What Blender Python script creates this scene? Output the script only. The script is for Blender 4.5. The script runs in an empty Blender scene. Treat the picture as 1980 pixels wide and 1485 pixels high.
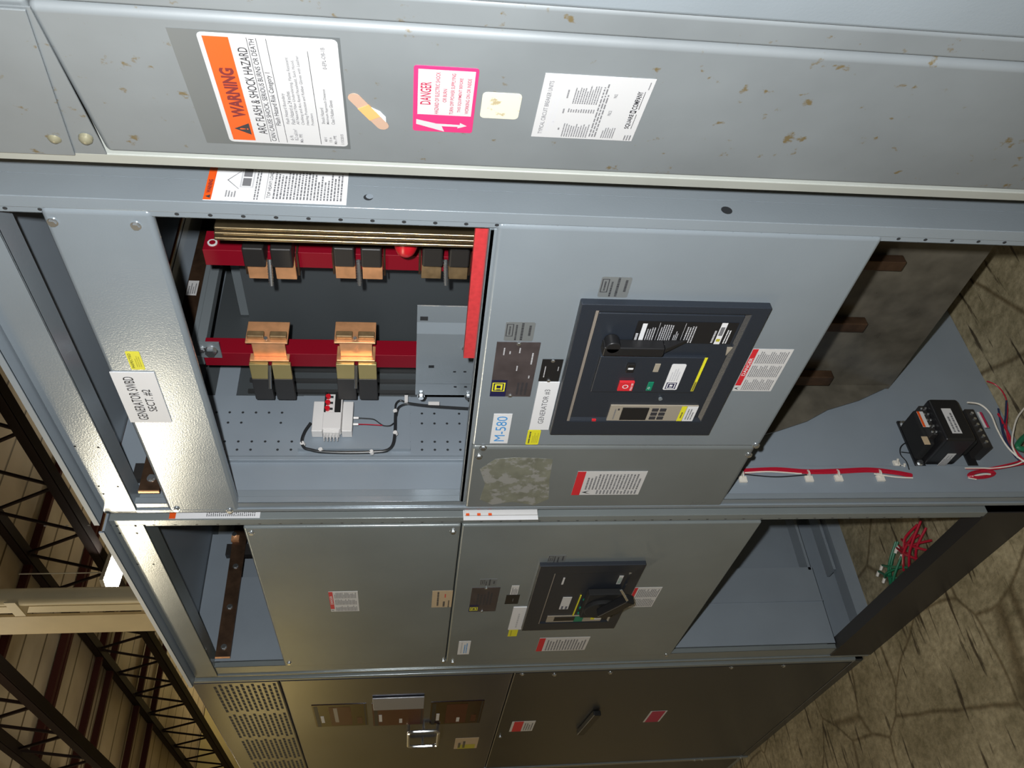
import bpy, math, random
from mathutils import Vector, Matrix
random.seed(7)
S = bpy.context.scene
COL = S.collection
# ------------------------------------------------------------------ camera
F = 1615.7137
M3 = Matrix(((0.1047, 0.6179, 0.7793), (-0.0692, 0.7862, -0.6141), (-0.9921, 0.0104, 0.1251)))
q_ = M3.to_quaternion(); q_.normalize(); M3 = q_.to_matrix()
CP = Vector((0, -.96, 1.61))
cd = bpy.data.cameras.new('camera'); cam = bpy.data.objects.new('camera', cd); COL.objects.link(cam)
cam.matrix_world = Matrix.Translation(CP) @ M3.to_4x4()
cd.sensor_width = 36; cd.lens = F / 1980 * 36; cd.clip_start = .02; cd.clip_end = 200
S.camera = cam

def ray(a): return M3 @ Vector(((a[0] - 990) / F, -(a[1] - 742.5) / F, -1))
def P(a, y=0.): d = ray(a); return CP + d * ((y - CP.y) / d.y)
def PX(a, x): d = ray(a); return CP + d * ((x - CP.x) / d.x)
def PZ(a, z): d = ray(a); return CP + d * ((z - CP.z) / d.z)
# the old cabinet on the right stands turned 18.5 degrees
TH = math.radians(18.457)
NE = CP + (P((990, 346)) - CP) * .97; NE.z = 0
NU = Vector((math.cos(TH), -math.sin(TH), 0)); NN = Vector((math.sin(TH), math.cos(TH), 0))

def frame(o, u, v, w): 
    m = Matrix.Identity(4)
    for i, c in enumerate((u, v, w)):
        for r in range(3): m[r][i] = c[r]
    m.translation = o
    return m
def FF(y=0.): return frame(Vector((0, y, 0)), (1, 0, 0), (0, 0, 1), (0, -1, 0))      # front faces
def FS(x): return frame(Vector((x, 0, 0)), (0, 1, 0), (0, 0, 1), (1, 0, 0))          # faces towards +x
FN = frame(NE, NU, (0, 0, 1), -NN)
def cast(fr, a, w=0.):
    inv = fr.inverted(); o = inv @ CP; d = (inv.to_3x3()) @ ray(a)
    t = (w - o.z) / d.z; q = o + d * t
    return q.x, q.y
def rect(fr, pts, w=0., crop=None):
    if crop: pts = [(crop[0] + p[0] / crop[2], crop[1] + p[1] / crop[2]) for p in pts]
    q = [cast(fr, p, w) for p in pts]
    us = sorted(p[0] for p in q); vs = sorted(p[1] for p in q)
    return (us[0] + us[1]) / 2, (vs[0] + vs[1]) / 2, (us[2] + us[3]) / 2, (vs[2] + vs[3]) / 2

# ------------------------------------------------------------------ materials
MT = {}
def mat(name, col, rough=.5, metal=0., var=0., vscale=6., bump=0., bscale=60., spec=.5, emit=None, es=0., spots=None, coat=0.):
    m = bpy.data.materials.new(name); m.use_nodes = True; n = m.node_tree.nodes; l = m.node_tree.links
    b = n['Principled BSDF']; b.inputs['Base Color'].default_value = (*col, 1); b.inputs['Roughness'].default_value = rough
    b.inputs['Metallic'].default_value = metal; b.inputs['Specular IOR Level'].default_value = spec
    b.inputs['Coat Weight'].default_value = coat
    if emit: b.inputs['Emission Color'].default_value = (*emit, 1); b.inputs['Emission Strength'].default_value = es
    g = n.new('ShaderNodeNewGeometry')
    src = None
    if var:
        t = n.new('ShaderNodeTexNoise'); t.inputs['Scale'].default_value = vscale; t.inputs['Detail'].default_value = 6
        l.new(g.outputs['Position'], t.inputs['Vector'])
        r = n.new('ShaderNodeValToRGB'); e = r.color_ramp.elements
        e[0].position = .3; e[1].position = .7
        e[0].color = (*[c * (1 - var) for c in col], 1); e[1].color = (*[min(1, c * (1 + var)) for c in col], 1)
        l.new(t.outputs['Fac'], r.inputs['Fac']); src = r.outputs['Color']
        rr = n.new('ShaderNodeMapRange'); rr.inputs['To Min'].default_value = max(.05, rough - .025); rr.inputs['To Max'].default_value = rough + .03
        l.new(t.outputs['Fac'], rr.inputs['Value']); l.new(rr.outputs['Result'], b.inputs['Roughness'])
    if spots:
        sc, th, scol = spots
        t = n.new('ShaderNodeTexNoise'); t.inputs['Scale'].default_value = sc; t.inputs['Detail'].default_value = 5; t.inputs['Roughness'].default_value = .6
        l.new(g.outputs['Position'], t.inputs['Vector'])
        r = n.new('ShaderNodeMapRange'); r.inputs['From Min'].default_value = th; r.inputs['From Max'].default_value = th + .06
        l.new(t.outputs['Fac'], r.inputs['Value'])
        mx = n.new('ShaderNodeMix'); mx.data_type = 'RGBA'
        l.new(r.outputs['Result'], mx.inputs['Factor'])
        if src: l.new(src, mx.inputs['A'])
        else: mx.inputs['A'].default_value = (*col, 1)
        mx.inputs['B'].default_value = (*scol, 1); src = mx.outputs['Result']
    if src: l.new(src, b.inputs['Base Color'])
    if bump:
        t = n.new('ShaderNodeTexNoise'); t.inputs['Scale'].default_value = bscale; t.inputs['Detail'].default_value = 3
        l.new(g.outputs['Position'], t.inputs['Vector'])
        bp = n.new('ShaderNodeBump'); bp.inputs['Strength'].default_value = bump; bp.inputs['Distance'].default_value = .002
        l.new(t.outputs['Fac'], bp.inputs['Height']); l.new(bp.outputs['Normal'], b.inputs['Normal'])
    MT[name] = m
    return m
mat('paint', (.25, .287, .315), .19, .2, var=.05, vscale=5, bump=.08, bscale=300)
mat('paint_b', (.235, .262, .26), .2, .25, var=.07, vscale=4, bump=.08, bscale=300)
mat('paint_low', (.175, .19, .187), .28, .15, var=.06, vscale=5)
mat('paint_c_shade', (.045, .046, .046), .3, .3, var=.1, vscale=3)  # section C paint darkened to hold the lower door's dim reflections
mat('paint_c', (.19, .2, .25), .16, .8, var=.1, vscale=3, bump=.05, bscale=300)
mat('paint_in', (.25, .29, .33), .42, .1, var=.05)
mat('paint_old', (.17, .187, .195), .5, .0, var=.08, vscale=7, spots=(38, .635, (.13, .1, .05)))
mat('paint_old_strip', (.36, .375, .345), .42, .1, var=.05, vscale=9, spots=(22, .68, (.33, .3, .15)))
mat('paint_ghost', (.125, .14, .148), .4, .2)
mat('galv', (.22, .25, .265), .4, .3)
mat('zinc', (.75, .77, .78), .22, .95)
mat('brass', (.42, .33, .13), .32, .5)
mat('copper', (.85, .42, .2), .34, .5, var=.15, vscale=40)
mat('copper_old', (.3, .2, .1), .42, .5, var=.25, vscale=50)
mat('copper_dark', (.085, .048, .028), .42, .6, var=.4, vscale=25)
mat('goldbar', (.55, .42, .24), .28, .95, var=.15, vscale=30)
mat('tape', (.022, .02, .019), .45, 0)
mat('red', (.22, .002, .012), .5, spec=.3)
mat('red_h', (.5, .035, .04), .5, var=.12, vscale=120)
mat('redpin', (.6, .01, .02), .3)
mat('barrier', (.058, .066, .07), .42, bump=.05)
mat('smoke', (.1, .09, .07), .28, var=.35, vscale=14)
mat('black', (.012, .012, .013), .38)
mat('blackmat', (.006, .006, .006), .8)
mat('navy', (.02, .025, .034), .38, bump=.15, bscale=500)
mat('navy2', (.02, .024, .032), .4)
mat('navy_highlight', (.23, .2, .17), .4)  # beige tone paints the highlight along the cover's top chamfer
mat('logo_navy', (.012, .012, .06), .4)
mat('white', (.74, .74, .75), .45)
mat('white_n', (.5, .5, .505), .55)
mat('white2', (.62, .61, .6), .5)
mat('screw_old', (.3, .28, .19), .35, .4)
mat('cream', (.62, .6, .47), .5, spots=(60, .6, (.4, .33, .2)))
mat('tan_l', (.5, .38, .24), .5)
mat('plastic_w', (.72, .7, .68), .38)
mat('plastic_cl', (.55, .56, .57), .3)
mat('orange', (.72, .085, .008), .45)
mat('pink', (.62, .03, .15), .5)
mat('pink_d', (.42, .02, .07), .5)
mat('redl', (.62, .02, .03), .5)
mat('yellow', (.75, .7, .03), .45)
mat('yellow_d', (.45, .4, .03), .5)
mat('blue', (.05, .3, .68), .5)
mat('green', (.005, .2, .11), .4)
mat('beige', (.33, .29, .23), .45)
mat('lcd', (.012, .014, .006), .25)
mat('ink', (.03, .03, .035), .6)
mat('ink_r', (.16, .02, .02), .6)
mat('ink_g', (.16, .16, .17), .6)
mat('ink_l', (.5, .5, .52), .6)
mat('decal_grey', (.15, .16, .16), .4)
mat('plate_dark', (.062, .05, .05), .3, var=.25, vscale=25)
mat('residue', (.2, .205, .16), .3, .1, var=.2, vscale=28, spots=(26, .5, (.3, .3, .28)))
mat('band1', (.45, .3, .22), .6)
mat('band2', (.78, .36, .13), .6)
mat('wire_r', (.42, .01, .03), .35)
mat('wire_w', (.72, .68, .6), .4)
mat('wire_k', (.02, .022, .024), .38)
mat('wire_b', (.02, .03, .08), .4)
mat('wire_g', (.01, .15, .07), .4)
mat('hole', (.02, .022, .025), .6)
mat('tan_steel', (.6, .5, .3), .5, var=.1, vscale=3)
mat('tan_pipe', (.68, .6, .4), .45, var=.1, vscale=3)
mat('joist', (.014, .008, .007), .7, spec=.1)
mat('joist_r', (.05, .014, .011), .7, spec=.1)
mat('lamp', (1, 1, 1), .5, emit=(1., .97, .86), es=90.)
mat('lamp_body', (.6, .58, .5), .5)
mat('film', (.28, .28, .3), .15)
mat('glassdark', (.02, .006, .006), .1)
mat('maroon', (.07, .008, .008), .3)

def floor_mat():
    m = bpy.data.materials.new('concrete'); m.use_nodes = True; n = m.node_tree.nodes; l = m.node_tree.links
    b = n['Principled BSDF']; b.inputs['Roughness'].default_value = .6
    g = n.new('ShaderNodeNewGeometry')
    def noise(s, d=8, r=.65, vec=None):
        t = n.new('ShaderNodeTexNoise'); t.inputs['Scale'].default_value = s; t.inputs['Detail'].default_value = d; t.inputs['Roughness'].default_value = r
        l.new(vec or g.outputs['Position'], t.inputs['Vector']); return t.outputs['Fac']
    def ramp(f, p0, c0, p1, c1):
        r = n.new('ShaderNodeValToRGB'); e = r.color_ramp.elements
        e[0].position = p0; e[1].position = p1; e[0].color = (*c0, 1); e[1].color = (*c1, 1); l.new(f, r.inputs['Fac']); return r.outputs['Color']
    def mix(f, a, bcol, mode='MULTIPLY', fac=1.):
        x = n.new('ShaderNodeMix'); x.data_type = 'RGBA'; x.blend_type = mode
        if f is None: x.inputs['Factor'].default_value = fac
        else: l.new(f, x.inputs['Factor'])
        l.new(a, x.inputs['A']); l.new(bcol, x.inputs['B']); return x.outputs['Result']
    base = ramp(noise(5.), .32, (.2, .165, .09), .68, (.45, .38, .24))
    fine = ramp(noise(45., 4), .3, (.55, .55, .5), .62, (1, 1, 1))
    c = mix(None, base, fine)
    # drag marks running roughly away from the cabinets
    mp = n.new('ShaderNodeMapping'); mp.inputs['Scale'].default_value = (16., 1.6, 1.); mp.inputs['Rotation'].default_value = (0, 0, math.radians(3))
    l.new(g.outputs['Position'], mp.inputs['Vector'])
    sc = ramp(noise(2.2, 7, .6, mp.outputs['Vector']), .37, (.2, .17, .14), .42, (1, 1, 1))
    c = mix(None, c, sc)
    v = n.new('ShaderNodeTexVoronoi'); v.feature = 'DISTANCE_TO_EDGE'; v.inputs['Scale'].default_value = 2.1
    wp = n.new('ShaderNodeVectorMath'); wp.operation = 'MULTIPLY_ADD'
    t2 = n.new('ShaderNodeTexNoise'); t2.inputs['Scale'].default_value = 3; l.new(g.outputs['Position'], t2.inputs['Vector'])
    l.new(t2.outputs['Color'], wp.inputs[0]); wp.inputs[1].default_value = (.08, .08, 0); l.new(g.outputs['Position'], wp.inputs[2])
    l.new(wp.outputs['Vector'], v.inputs['Vector'])
    cr = ramp(v.outputs['Distance'], .002, (.45, .4, .33), .016, (1, 1, 1))
    c = mix(None, c, cr)
    l.new(c, b.inputs['Base Color'])
    bp = n.new('ShaderNodeBump'); bp.inputs['Strength'].default_value = .5; bp.inputs['Distance'].default_value = .01
    l.new(noise(30.), bp.inputs['Height']); l.new(bp.outputs['Normal'], b.inputs['Normal'])
    MT['floor'] = m
floor_mat()
def deck_mat():
    m = bpy.data.materials.new('roof_deck'); m.use_nodes = True; n = m.node_tree.nodes; l = m.node_tree.links
    b = n['Principled BSDF']; b.inputs['Roughness'].default_value = .6
    g = n.new('ShaderNodeNewGeometry'); s = n.new('ShaderNodeSeparateXYZ'); l.new(g.outputs['Position'], s.inputs[0])
    m1 = n.new('ShaderNodeMath'); m1.operation = 'MULTIPLY'; m1.inputs[1].default_value = 1.6; l.new(s.outputs['X'], m1.inputs[0])
    m2 = n.new('ShaderNodeMath'); m2.operation = 'FRACT'; l.new(m1.outputs[0], m2.inputs[0])
    r = n.new('ShaderNodeValToRGB'); e = r.color_ramp.elements; e[0].position = .04; e[0].color = (.1, .07, .035, 1); e[1].position = .09; e[1].color = (.5, .42, .3, 1)
    l.new(m2.outputs[0], r.inputs['Fac'])
    t = n.new('ShaderNodeTexNoise'); t.inputs['Scale'].default_value = .6; t.inputs['Detail'].default_value = 5; l.new(g.outputs['Position'], t.inputs['Vector'])
    r2 = n.new('ShaderNodeValToRGB'); r2.color_ramp.elements[0].color = (.6, .58, .55, 1); r2.color_ramp.elements[0].position = .35; r2.color_ramp.elements[1].position = .6; l.new(t.outputs['Fac'], r2.inputs['Fac'])
    x = n.new('ShaderNodeMix'); x.data_type = 'RGBA'; x.blend_type = 'MULTIPLY'; x.inputs['Factor'].default_value = 1
    l.new(r.outputs['Color'], x.inputs['A']); l.new(r2.outputs['Color'], x.inputs['B']); l.new(x.outputs['Result'], b.inputs['Base Color'])
    MT['deck'] = m
deck_mat()
mat('yellow_wall', (.55, .46, .19), .6, var=.15, vscale=.8)

# ------------------------------------------------------------------ text
TC = {}
def text_geo(s):
    if s in TC: return TC[s]
    c = bpy.data.curves.new('t', 'FONT'); c.body = s; c.size = 1; c.resolution_u = 3; c.offset = .045 if s == 'WARNING' else .02 if s in ('SQUARE', 'COMPANY') else .012 if s == 'DANGER' else 0. if s == 'M-580' else .006
    o = bpy.data.objects.new('t', c); COL.objects.link(o)
    bpy.context.view_layer.update()
    me = bpy.data.meshes.new_from_object(o.evaluated_get(bpy.context.evaluated_depsgraph_get()))
    vs = [(v.co.x, v.co.y) for v in me.vertices]; fs = [tuple(p.vertices) for p in me.polygons]
    bpy.data.objects.remove(o); bpy.data.curves.remove(c); bpy.data.meshes.remove(me)
    x0 = min(v[0] for v in vs); x1 = max(v[0] for v in vs); y0 = min(v[1] for v in vs); y1 = max(v[1] for v in vs)
    TC[s] = ([((v[0] - x0) / (x1 - x0), (v[1] - y0) / (y1 - y0)) for v in vs], fs)
    return TC[s]

# ------------------------------------------------------------------ mesh builder
class MB:
    def __init__(s, m='paint', fr=None):
        s.v = []; s.f = []; s.mi = []; s.mats = [m]; s.fr = fr; s.cuts = []
    def cut(s): s.cuts.append((len(s.v), len(s.f))); return s
    def _m(s, m):
        m = m or s.mats[0]
        if m not in s.mats: s.mats.append(m)
        return s.mats.index(m)
    def add(s, vs, fs, m=None):
        b = len(s.v); k = s._m(m)
        for v in vs:
            v = Vector(v)
            s.v.append(s.fr @ v if s.fr else v)
        for f in fs: s.f.append(tuple(b + i for i in f)); s.mi.append(k)
        return s
    def box(s, x0, x1, y0, y1, z0, z1, m=None):
        x0, x1 = sorted((x0, x1)); y0, y1 = sorted((y0, y1)); z0, z1 = sorted((z0, z1))
        v = [(x, y, z) for x in (x0, x1) for y in (y0, y1) for z in (z0, z1)]
        return s.add(v, [(0, 1, 3, 2), (4, 6, 7, 5), (0, 4, 5, 1), (2, 3, 7, 6), (0, 2, 6, 4), (1, 5, 7, 3)], m)
    def obox(s, p0, p1, w, h, up=(0, 0, 1), m=None):
        p0 = Vector(p0); p1 = Vector(p1); d = (p1 - p0).normalized(); a = d.cross(Vector(up)).normalized(); b = a.cross(d)
        v = []
        for p in (p0, p1):
            for i, j in ((-1, -1), (1, -1), (1, 1), (-1, 1)): v.append(p + a * (i * w / 2) + b * (j * h / 2))
        return s.add(v, [(0, 3, 2, 1), (4, 5, 6, 7), (0, 1, 5, 4), (1, 2, 6, 5), (2, 3, 7, 6), (3, 0, 4, 7)], m)
    def cyl(s, p0, p1, r, n=12, m=None, r2=None, rings=None):
        p0 = Vector(p0); p1 = Vector(p1); d = (p1 - p0).normalized()
        a = d.cross(Vector((0, 0, 1)) if abs(d.z) < .9 else Vector((1, 0, 0))).normalized(); b = d.cross(a)
        r2 = r if r2 is None else r2; v = []
        rs = rings or [(0, r), (1, r2)]
        for t, rr in rs:
            p = p0.lerp(p1, t)
            for i in range(n):
                an = 2 * math.pi * i / n; v.append(p + (a * math.cos(an) + b * math.sin(an)) * rr)
        f = []
        for k in range(len(rs) - 1):
            for i in range(n): j = (i + 1) % n; f.append((k * n + i, k * n + j, (k + 1) * n + j, (k + 1) * n + i))
        f.append(tuple(range(n))[::-1]); f.append(tuple((len(rs) - 1) * n + i for i in range(n)))
        return s.add(v, f, m)
    def tube(s, pts, r, n=8, m=None, sub=6):
        pts = [Vector(p) for p in pts]
        if sub and len(pts) > 2:
            o = []
            for i in range(len(pts) - 1):
                p0 = pts[max(0, i - 1)]; p1 = pts[i]; p2 = pts[i + 1]; p3 = pts[min(len(pts) - 1, i + 2)]
                for k in range(sub):
                    t = k / sub
                    o.append(.5 * ((2 * p1) + (p2 - p0) * t + (2 * p0 - 5 * p1 + 4 * p2 - p3) * t * t + (3 * p1 - p0 - 3 * p2 + p3) * t ** 3))
            pts = o + [pts[-1]]
        v = []; a = None
        for i, p in enumerate(pts):
            d = (pts[min(i + 1, len(pts) - 1)] - pts[max(i - 1, 0)])
            if d.length < 1e-9: d = Vector((0, 0, 1))
            d.normalize()
            if a is None: a = d.cross(Vector((.3, .5, .81))).normalized()
            a = (a - d * a.dot(d)).normalized(); b = d.cross(a)
            for k in range(n):
                an = 2 * math.pi * k / n; v.append(p + (a * math.cos(an) + b * math.sin(an)) * r)
        f = []
        for i in range(len(pts) - 1):
            for k in range(n): j = (k + 1) % n; f.append((i * n + k, i * n + j, (i + 1) * n + j, (i + 1) * n + k))
        f.append(tuple(range(n))[::-1]); f.append(tuple((len(pts) - 1) * n + k for k in range(n)))
        return s.add(v, f, m)
    def poly(s, pts, m=None): return s.add(pts, [tuple(range(len(pts)))], m)
    def slab(s, pts, t, m=None):
        """extrude polygon pts (local xy) along local z by t"""
        n = len(pts); v = [(p[0], p[1], 0) for p in pts] + [(p[0], p[1], t) for p in pts]
        f = [tuple(range(n))[::-1], tuple(range(n, 2 * n))] + [(i, (i + 1) % n, n + (i + 1) % n, n + i) for i in range(n)]
        return s.add(v, f, m)
    def disc(s, u, v, w, r, m=None, n=12, sx=1.):
        return s.add([(u + r * sx * math.cos(6.2832 * i / n), v + r * math.sin(6.2832 * i / n), w) for i in range(n)], [tuple(range(n))], m)
    def hexbolt(s, u, v, w, r=.007, h=.006, m='zinc'):
        s.cyl((u, v, w), (u, v, w + .0015), r * 1.25, 14, m); s.cyl((u, v, w), (u, v, w + h), r, 6, m, r2=r * .93); return s
    def text(s, t, u0, v0, u1, v1, w, m='ink'):
        vs, fs = text_geo(t)
        return s.add([(u0 + a * (u1 - u0), v0 + b * (v1 - v0), w) for a, b in vs], fs, m)
    def q(s, u0, v0, u1, v1, w, m): return s.add([(u0, v0, w), (u1, v0, w), (u1, v1, w), (u0, v1, w)], [(0, 1, 2, 3)], m)

WL = {}
def empty(name, loc, label, cat, group=None):
    o = bpy.data.objects.new(name, None); o.empty_display_size = .05; COL.objects.link(o)
    o.location = loc; WL[o.name] = Vector(loc); o['label'] = label; o['category'] = cat
    if group: o['group'] = group
    return o
def obj(name, mb, parent=None, bevel=0., smooth=True, label=None, cat=None, group=None, kind=None, seg=2):
    me = bpy.data.meshes.new(name)
    lo = Vector([min(v[i] for v in mb.v) for i in range(3)]); hi = Vector([max(v[i] for v in mb.v) for i in range(3)])
    o0 = (lo + hi) / 2
    me.from_pydata([v - o0 for v in mb.v], [], mb.f)
    for m in mb.mats: me.materials.append(MT[m])
    me.polygons.foreach_set('material_index', mb.mi)
    me.update()
    o = bpy.data.objects.new(name, me); COL.objects.link(o)
    WL[o.name] = o0
    if parent: o.parent = parent; o.location = o0 - WL[parent.name]
    else: o.location = o0
    if bevel:
        b = o.modifiers.new('bevel', 'BEVEL'); b.width = bevel; b.segments = seg; b.limit_method = 'ANGLE'; b.harden_normals = True
        me.polygons.foreach_set('use_smooth', [True] * len(me.polygons))
    elif smooth:
        me.polygons.foreach_set('use_smooth', [len(p.vertices) == 4 for p in me.polygons])
        try: me.set_sharp_from_angle(angle=math.radians(35))
        except Exception: pass
    if label: o['label'] = label
    if cat: o['category'] = cat
    if group: o['group'] = group
    if kind: o['kind'] = kind
    return o

def objs(name, mb, parent=None, **k):
    """one object for every piece between cut() marks"""
    ed = [(0, 0)] + mb.cuts + [(len(mb.v), len(mb.f))]; r = []
    for (v0, f0), (v1, f1) in zip(ed, ed[1:]):
        if v1 <= v0: continue
        c = MB(mb.mats[0]); c.mats = list(mb.mats); c.v = mb.v[v0:v1]; c.f = [tuple(i - v0 for i in f) for f in mb.f[f0:f1]]; c.mi = mb.mi[f0:f1]
        r.append(obj(name, c, parent, **k))
    return r

def sticker(name, parent, fr, r, base, items=(), t=.0007, w=0., label=None, top=False, cat=None, rnd=0.):
    """flat label of rectangle r=(u0,v0,u1,v1) on frame fr; items in fractions of the label"""
    u0, v0, u1, v1 = r; W = u1 - u0; H = v1 - v0
    mb = MB(base, fr @ Matrix.Translation((u0, v0, w)))
    if rnd:
        k = min(W, H) * rnd; pts = []
        for cx, cy, a in ((W - k, k, -90), (W - k, H - k, 0), (k, H - k, 90), (k, k, 180)):
            for i in range(5): an = math.radians(a + i * 22.5); pts.append((cx + k * math.cos(an), cy + k * math.sin(an)))
        mb.slab(pts, t)
    else: mb.box(0, W, 0, H, 0, t)
    e = t + .0002; n = 0
    for it in items:
        k = it[0]; n += 1; ww = e + n * .00003
        if k == 'r': mb.q(it[1] * W, it[2] * H, it[3] * W, it[4] * H, ww, it[5])
        elif k == 't': mb.text(it[5], it[1] * W, it[2] * H, it[3] * W, it[4] * H, ww + .0001, it[6] if len(it) > 6 else 'ink')
        elif k == 'p': mb.poly([(a * W, b * H, ww) for a, b in it[1]], it[2])
        elif k == 'l':   # rows of word-like marks
            _, a0, b0, a1, b1, rows, m = it[:7]; fill = it[7] if len(it) > 7 else .9
            rh = (b1 - b0) / rows
            for i in range(rows):
                y = b1 - (i + 1) * rh; x = a0; end = a0 + (a1 - a0) * (fill - random.random() * .3 if random.random() < .6 else fill)
                while x < end:
                    L = random.uniform(.03, .11) * (a1 - a0); xe = min(x + L, end)
                    mb.q(x * W, (y + rh * .22) * H, xe * W, (y + rh * .72) * H, ww, m); x = xe + .018 * (a1 - a0)
        elif k == 'b': mb.hexbolt(it[1] * W, it[2] * H, t, it[3], .0025)
        elif k == 'x': mb.box(it[1] * W, it[3] * W, it[2] * H, it[4] * H, t * .5, t + it[6], it[5])
    return obj(name, mb, parent, smooth=False, label=label, cat=cat)

def sqd(mb_items, u0, v0, u1, v1, fg, bg):
    """nested square emblem, a wide square ring around a squat D"""
    w = u1 - u0; h = v1 - v0
    I = mb_items
    I += [('r', u0, v0, u1, v1, fg), ('r', u0 + .08 * w, v0 + .1 * h, u1 - .08 * w, v1 - .1 * h, bg),
          ('r', u0 + .17 * w, v0 + .2 * h, u1 - .17 * w, v1 - .2 * h, fg), ('r', u0 + .36 * w, v0 + .34 * h, u1 - .32 * w, v1 - .34 * h, bg),
          ('r', u0 + .17 * w, v0 + .34 * h, u0 + .24 * w, v1 - .34 * h, bg)]
    return I
HAZ = [('r', 0, .86, 1, 1, 'redl'), ('r', .02, .87, .18, .99, 'redl'), ('t', .3, .89, .82, .97, 'DANGER', 'white')]
def hazard(cols=3):
    it = [('r', .14, .86, 1, 1, 'redl'), ('t', .38, .885, .8, .975, 'DANGER', 'white'), ('p', [(.03, .87), (.07, .99), (.11, .87), (.075, .93)], 'ink')]
    for c in range(cols):
        a = .03 + c * .97 / cols; b = a + .9 / cols
        it.append(('l', a, .06, b, .82, 15, 'ink_g'))
    return it
# crops used to read the photograph (x origin, y origin, zoom)
C4 = (930, 520, 3.143); CB = (860, 1040, 4.5); C5 = (1080, 560, 4.5)

# ================================================================== setting
f_ = MB('floor'); f_.box(-40, 14, -16, 26, -.2, 0); obj('floor', f_, kind='structure')
c_ = MB('deck'); c_.box(-40, 14, -16, 26, 6.52, 6.6); obj('ceiling', c_, kind='structure')
w_ = MB('yellow_wall'); w_.box(-22.2, -22, -16, 26, 0, 6.5); obj('wall_left', w_, kind='structure')

# roof trusses running along the lineup
def truss(y, x0, x1, zl, zu, label):
    t = empty('roof_truss', ((x0 + x1) / 2, y, zl), label, 'truss', None)
    for nm, z in (('bottom_chord', zl), ('top_chord', zu)):
        b = MB('joist'); b.box(x0, x1, y - .065, y - .01, z - .06, z + .06); b.box(x0, x1, y + .01, y + .065, z - .06, z + .06); b.box(x0, x1, y - .065, y + .065, z - .065, z - .05)
        obj(nm, b, t)
    wb = MB('joist'); x = x0; up = True
    while x < x1:
        wb.obox((x, y, zl if up else zu), (min(x + .55, x1), y, zu if up else zl), .03, .03, (0, 1, 0)); x += .55; up = not up
    obj('web', wb, t)
    return t
truss(4.34, -21.9, 2, 5.56, 6.44, 'dark steel roof truss under the deck, passing behind the hanging lamp')
truss(2.24, -21.9, 2, 5.56, 6.35, 'dark steel roof truss under the deck, nearer one beside the tan column')
BR = [(122, 879), (134, 1229), (202, 1232), (228, 1232), (285, 1266), (304, 1330), (190, 993)]
for i, a in enumerate(BR):
    x = PZ(a, 6.45).x
    b = MB('joist_r'); b.box(x - .035, x + .035, -3, 14, 6.4, 6.5)
    obj('roof_purlin', b, label='dark red steel purlin crossing under the tan roof deck', cat='purlin', group='purlins under the roof deck')
# column behind the lineup
yc = 1.64
def cx(py): a = P((0, py), yc); return a.x
xa, xb = cx(1133), cx(1225)
t = empty('building_column', ((xa + xb) / 2 - .1, yc, 0), 'tan painted steel column rising to the roof behind the lineup', 'column')
b = MB('tan_steel'); b.box(cx(1225), cx(1191), yc - .01, yc + .01, 0, 6.5); obj('flange', b, t)
b = MB('tan_steel'); b.box(cx(1191), cx(1166), yc + .05, yc + .07, 0, 6.5); b.box(cx(1182) , cx(1181), yc - .01, yc + .05, 0, 6.5); obj('web_plate', b, t)
b = MB('tan_pipe'); b.box(cx(1181), cx(1169), yc - .02, yc + .04, 0, 6.5); obj('angle_bar', b, t)
b = MB('tan_steel'); b.box(cx(1166), cx(1152), yc + .0, yc + .05, 0, 6.5); obj('rear_flange', b, t)
b = MB('tan_pipe'); xp = cx(1142); rp_ = (cx(1133) - cx(1151)) / 2 * .8; b.cyl((xp, yc - .05, 0), (xp, yc - .05, 6.5), rp_, 20)
pp = obj('drain_pipe', b, label='tan drain pipe strapped beside the tan column', cat='pipe')
b = MB('tan_pipe')
zst = P((42, 1150), yc).z
b.box(xp - rp_ * 2.6, xp + rp_ * 1.1, yc - .05 - rp_ - .012, yc - .05 - rp_ - .002, zst - .035, zst + .035); b.box(xp - rp_ * 2.6, xp - rp_ * 2.45, yc - .05 - rp_, yc + .02, zst - .035, zst + .035)
obj('strap', b, t)
# lamp
p0 = PZ((236, 1082), 5.3); p1 = PZ((219, 1132), 5.3); dv = (p1 - p0)
t = empty('fluorescent_fixture', (p0 + p1) / 2 + Vector((0, 0, .1)), 'lit fluorescent ceiling fixture glowing above the lineup beside the tan column', 'lamp')
b = MB('lamp_body'); b.obox(p0 - dv * .1 + Vector((0, 0, .1)), p1 + dv * .1 + Vector((0, 0, .1)), .34, .05); b.cyl((p0 + p1) / 2 + Vector((0, 0, .12)), (p0 + p1) / 2 + Vector((0, 0, 1.2)), .008, 8); obj('housing', b, t)
b = MB('lamp'); b.obox(p0 + Vector((0, 0, .02)), p1 + Vector((0, 0, .02)), .26, .07); obj('lens', b, t)

# ================================================================== section frames
ZT = 2.262
def corner_posts(t, xR, xL, pm, fl, lstrip):
    """right and left corner posts, side sheet, top and roof of one section"""
    b = MB(pm); b.box(xR - .0205, xR, 0, .05, 0, ZT); b.box(xR - .034, xR - .019, .004, .0065, 0, ZT); b.box(xR - .034, xR - .031, .004, .022, 0, ZT)
    for k in range(46):   # row of holes down the flange
        z = .32 + k * .0463
        b.add([(xR - .0265 + .0028 * math.cos(6.283 * i / 10), .0034, z + .0034 * math.sin(6.283 * i / 10)) for i in range(10)], [tuple(range(10))], 'hole')
    rp = obj('corner_post', b, t, bevel=.005, seg=3)
    b = MB(pm); b.box(xL, xL + .012, 0, .05, 0, ZT); b.box(xL + .012, xL + lstrip, .004, .0065, 0, ZT); b.box(xL + lstrip - .003, xL + lstrip, .004, .02, 0, ZT)
    obj('corner_post', b, t, bevel=.005, seg=3)
    return rp

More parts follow.
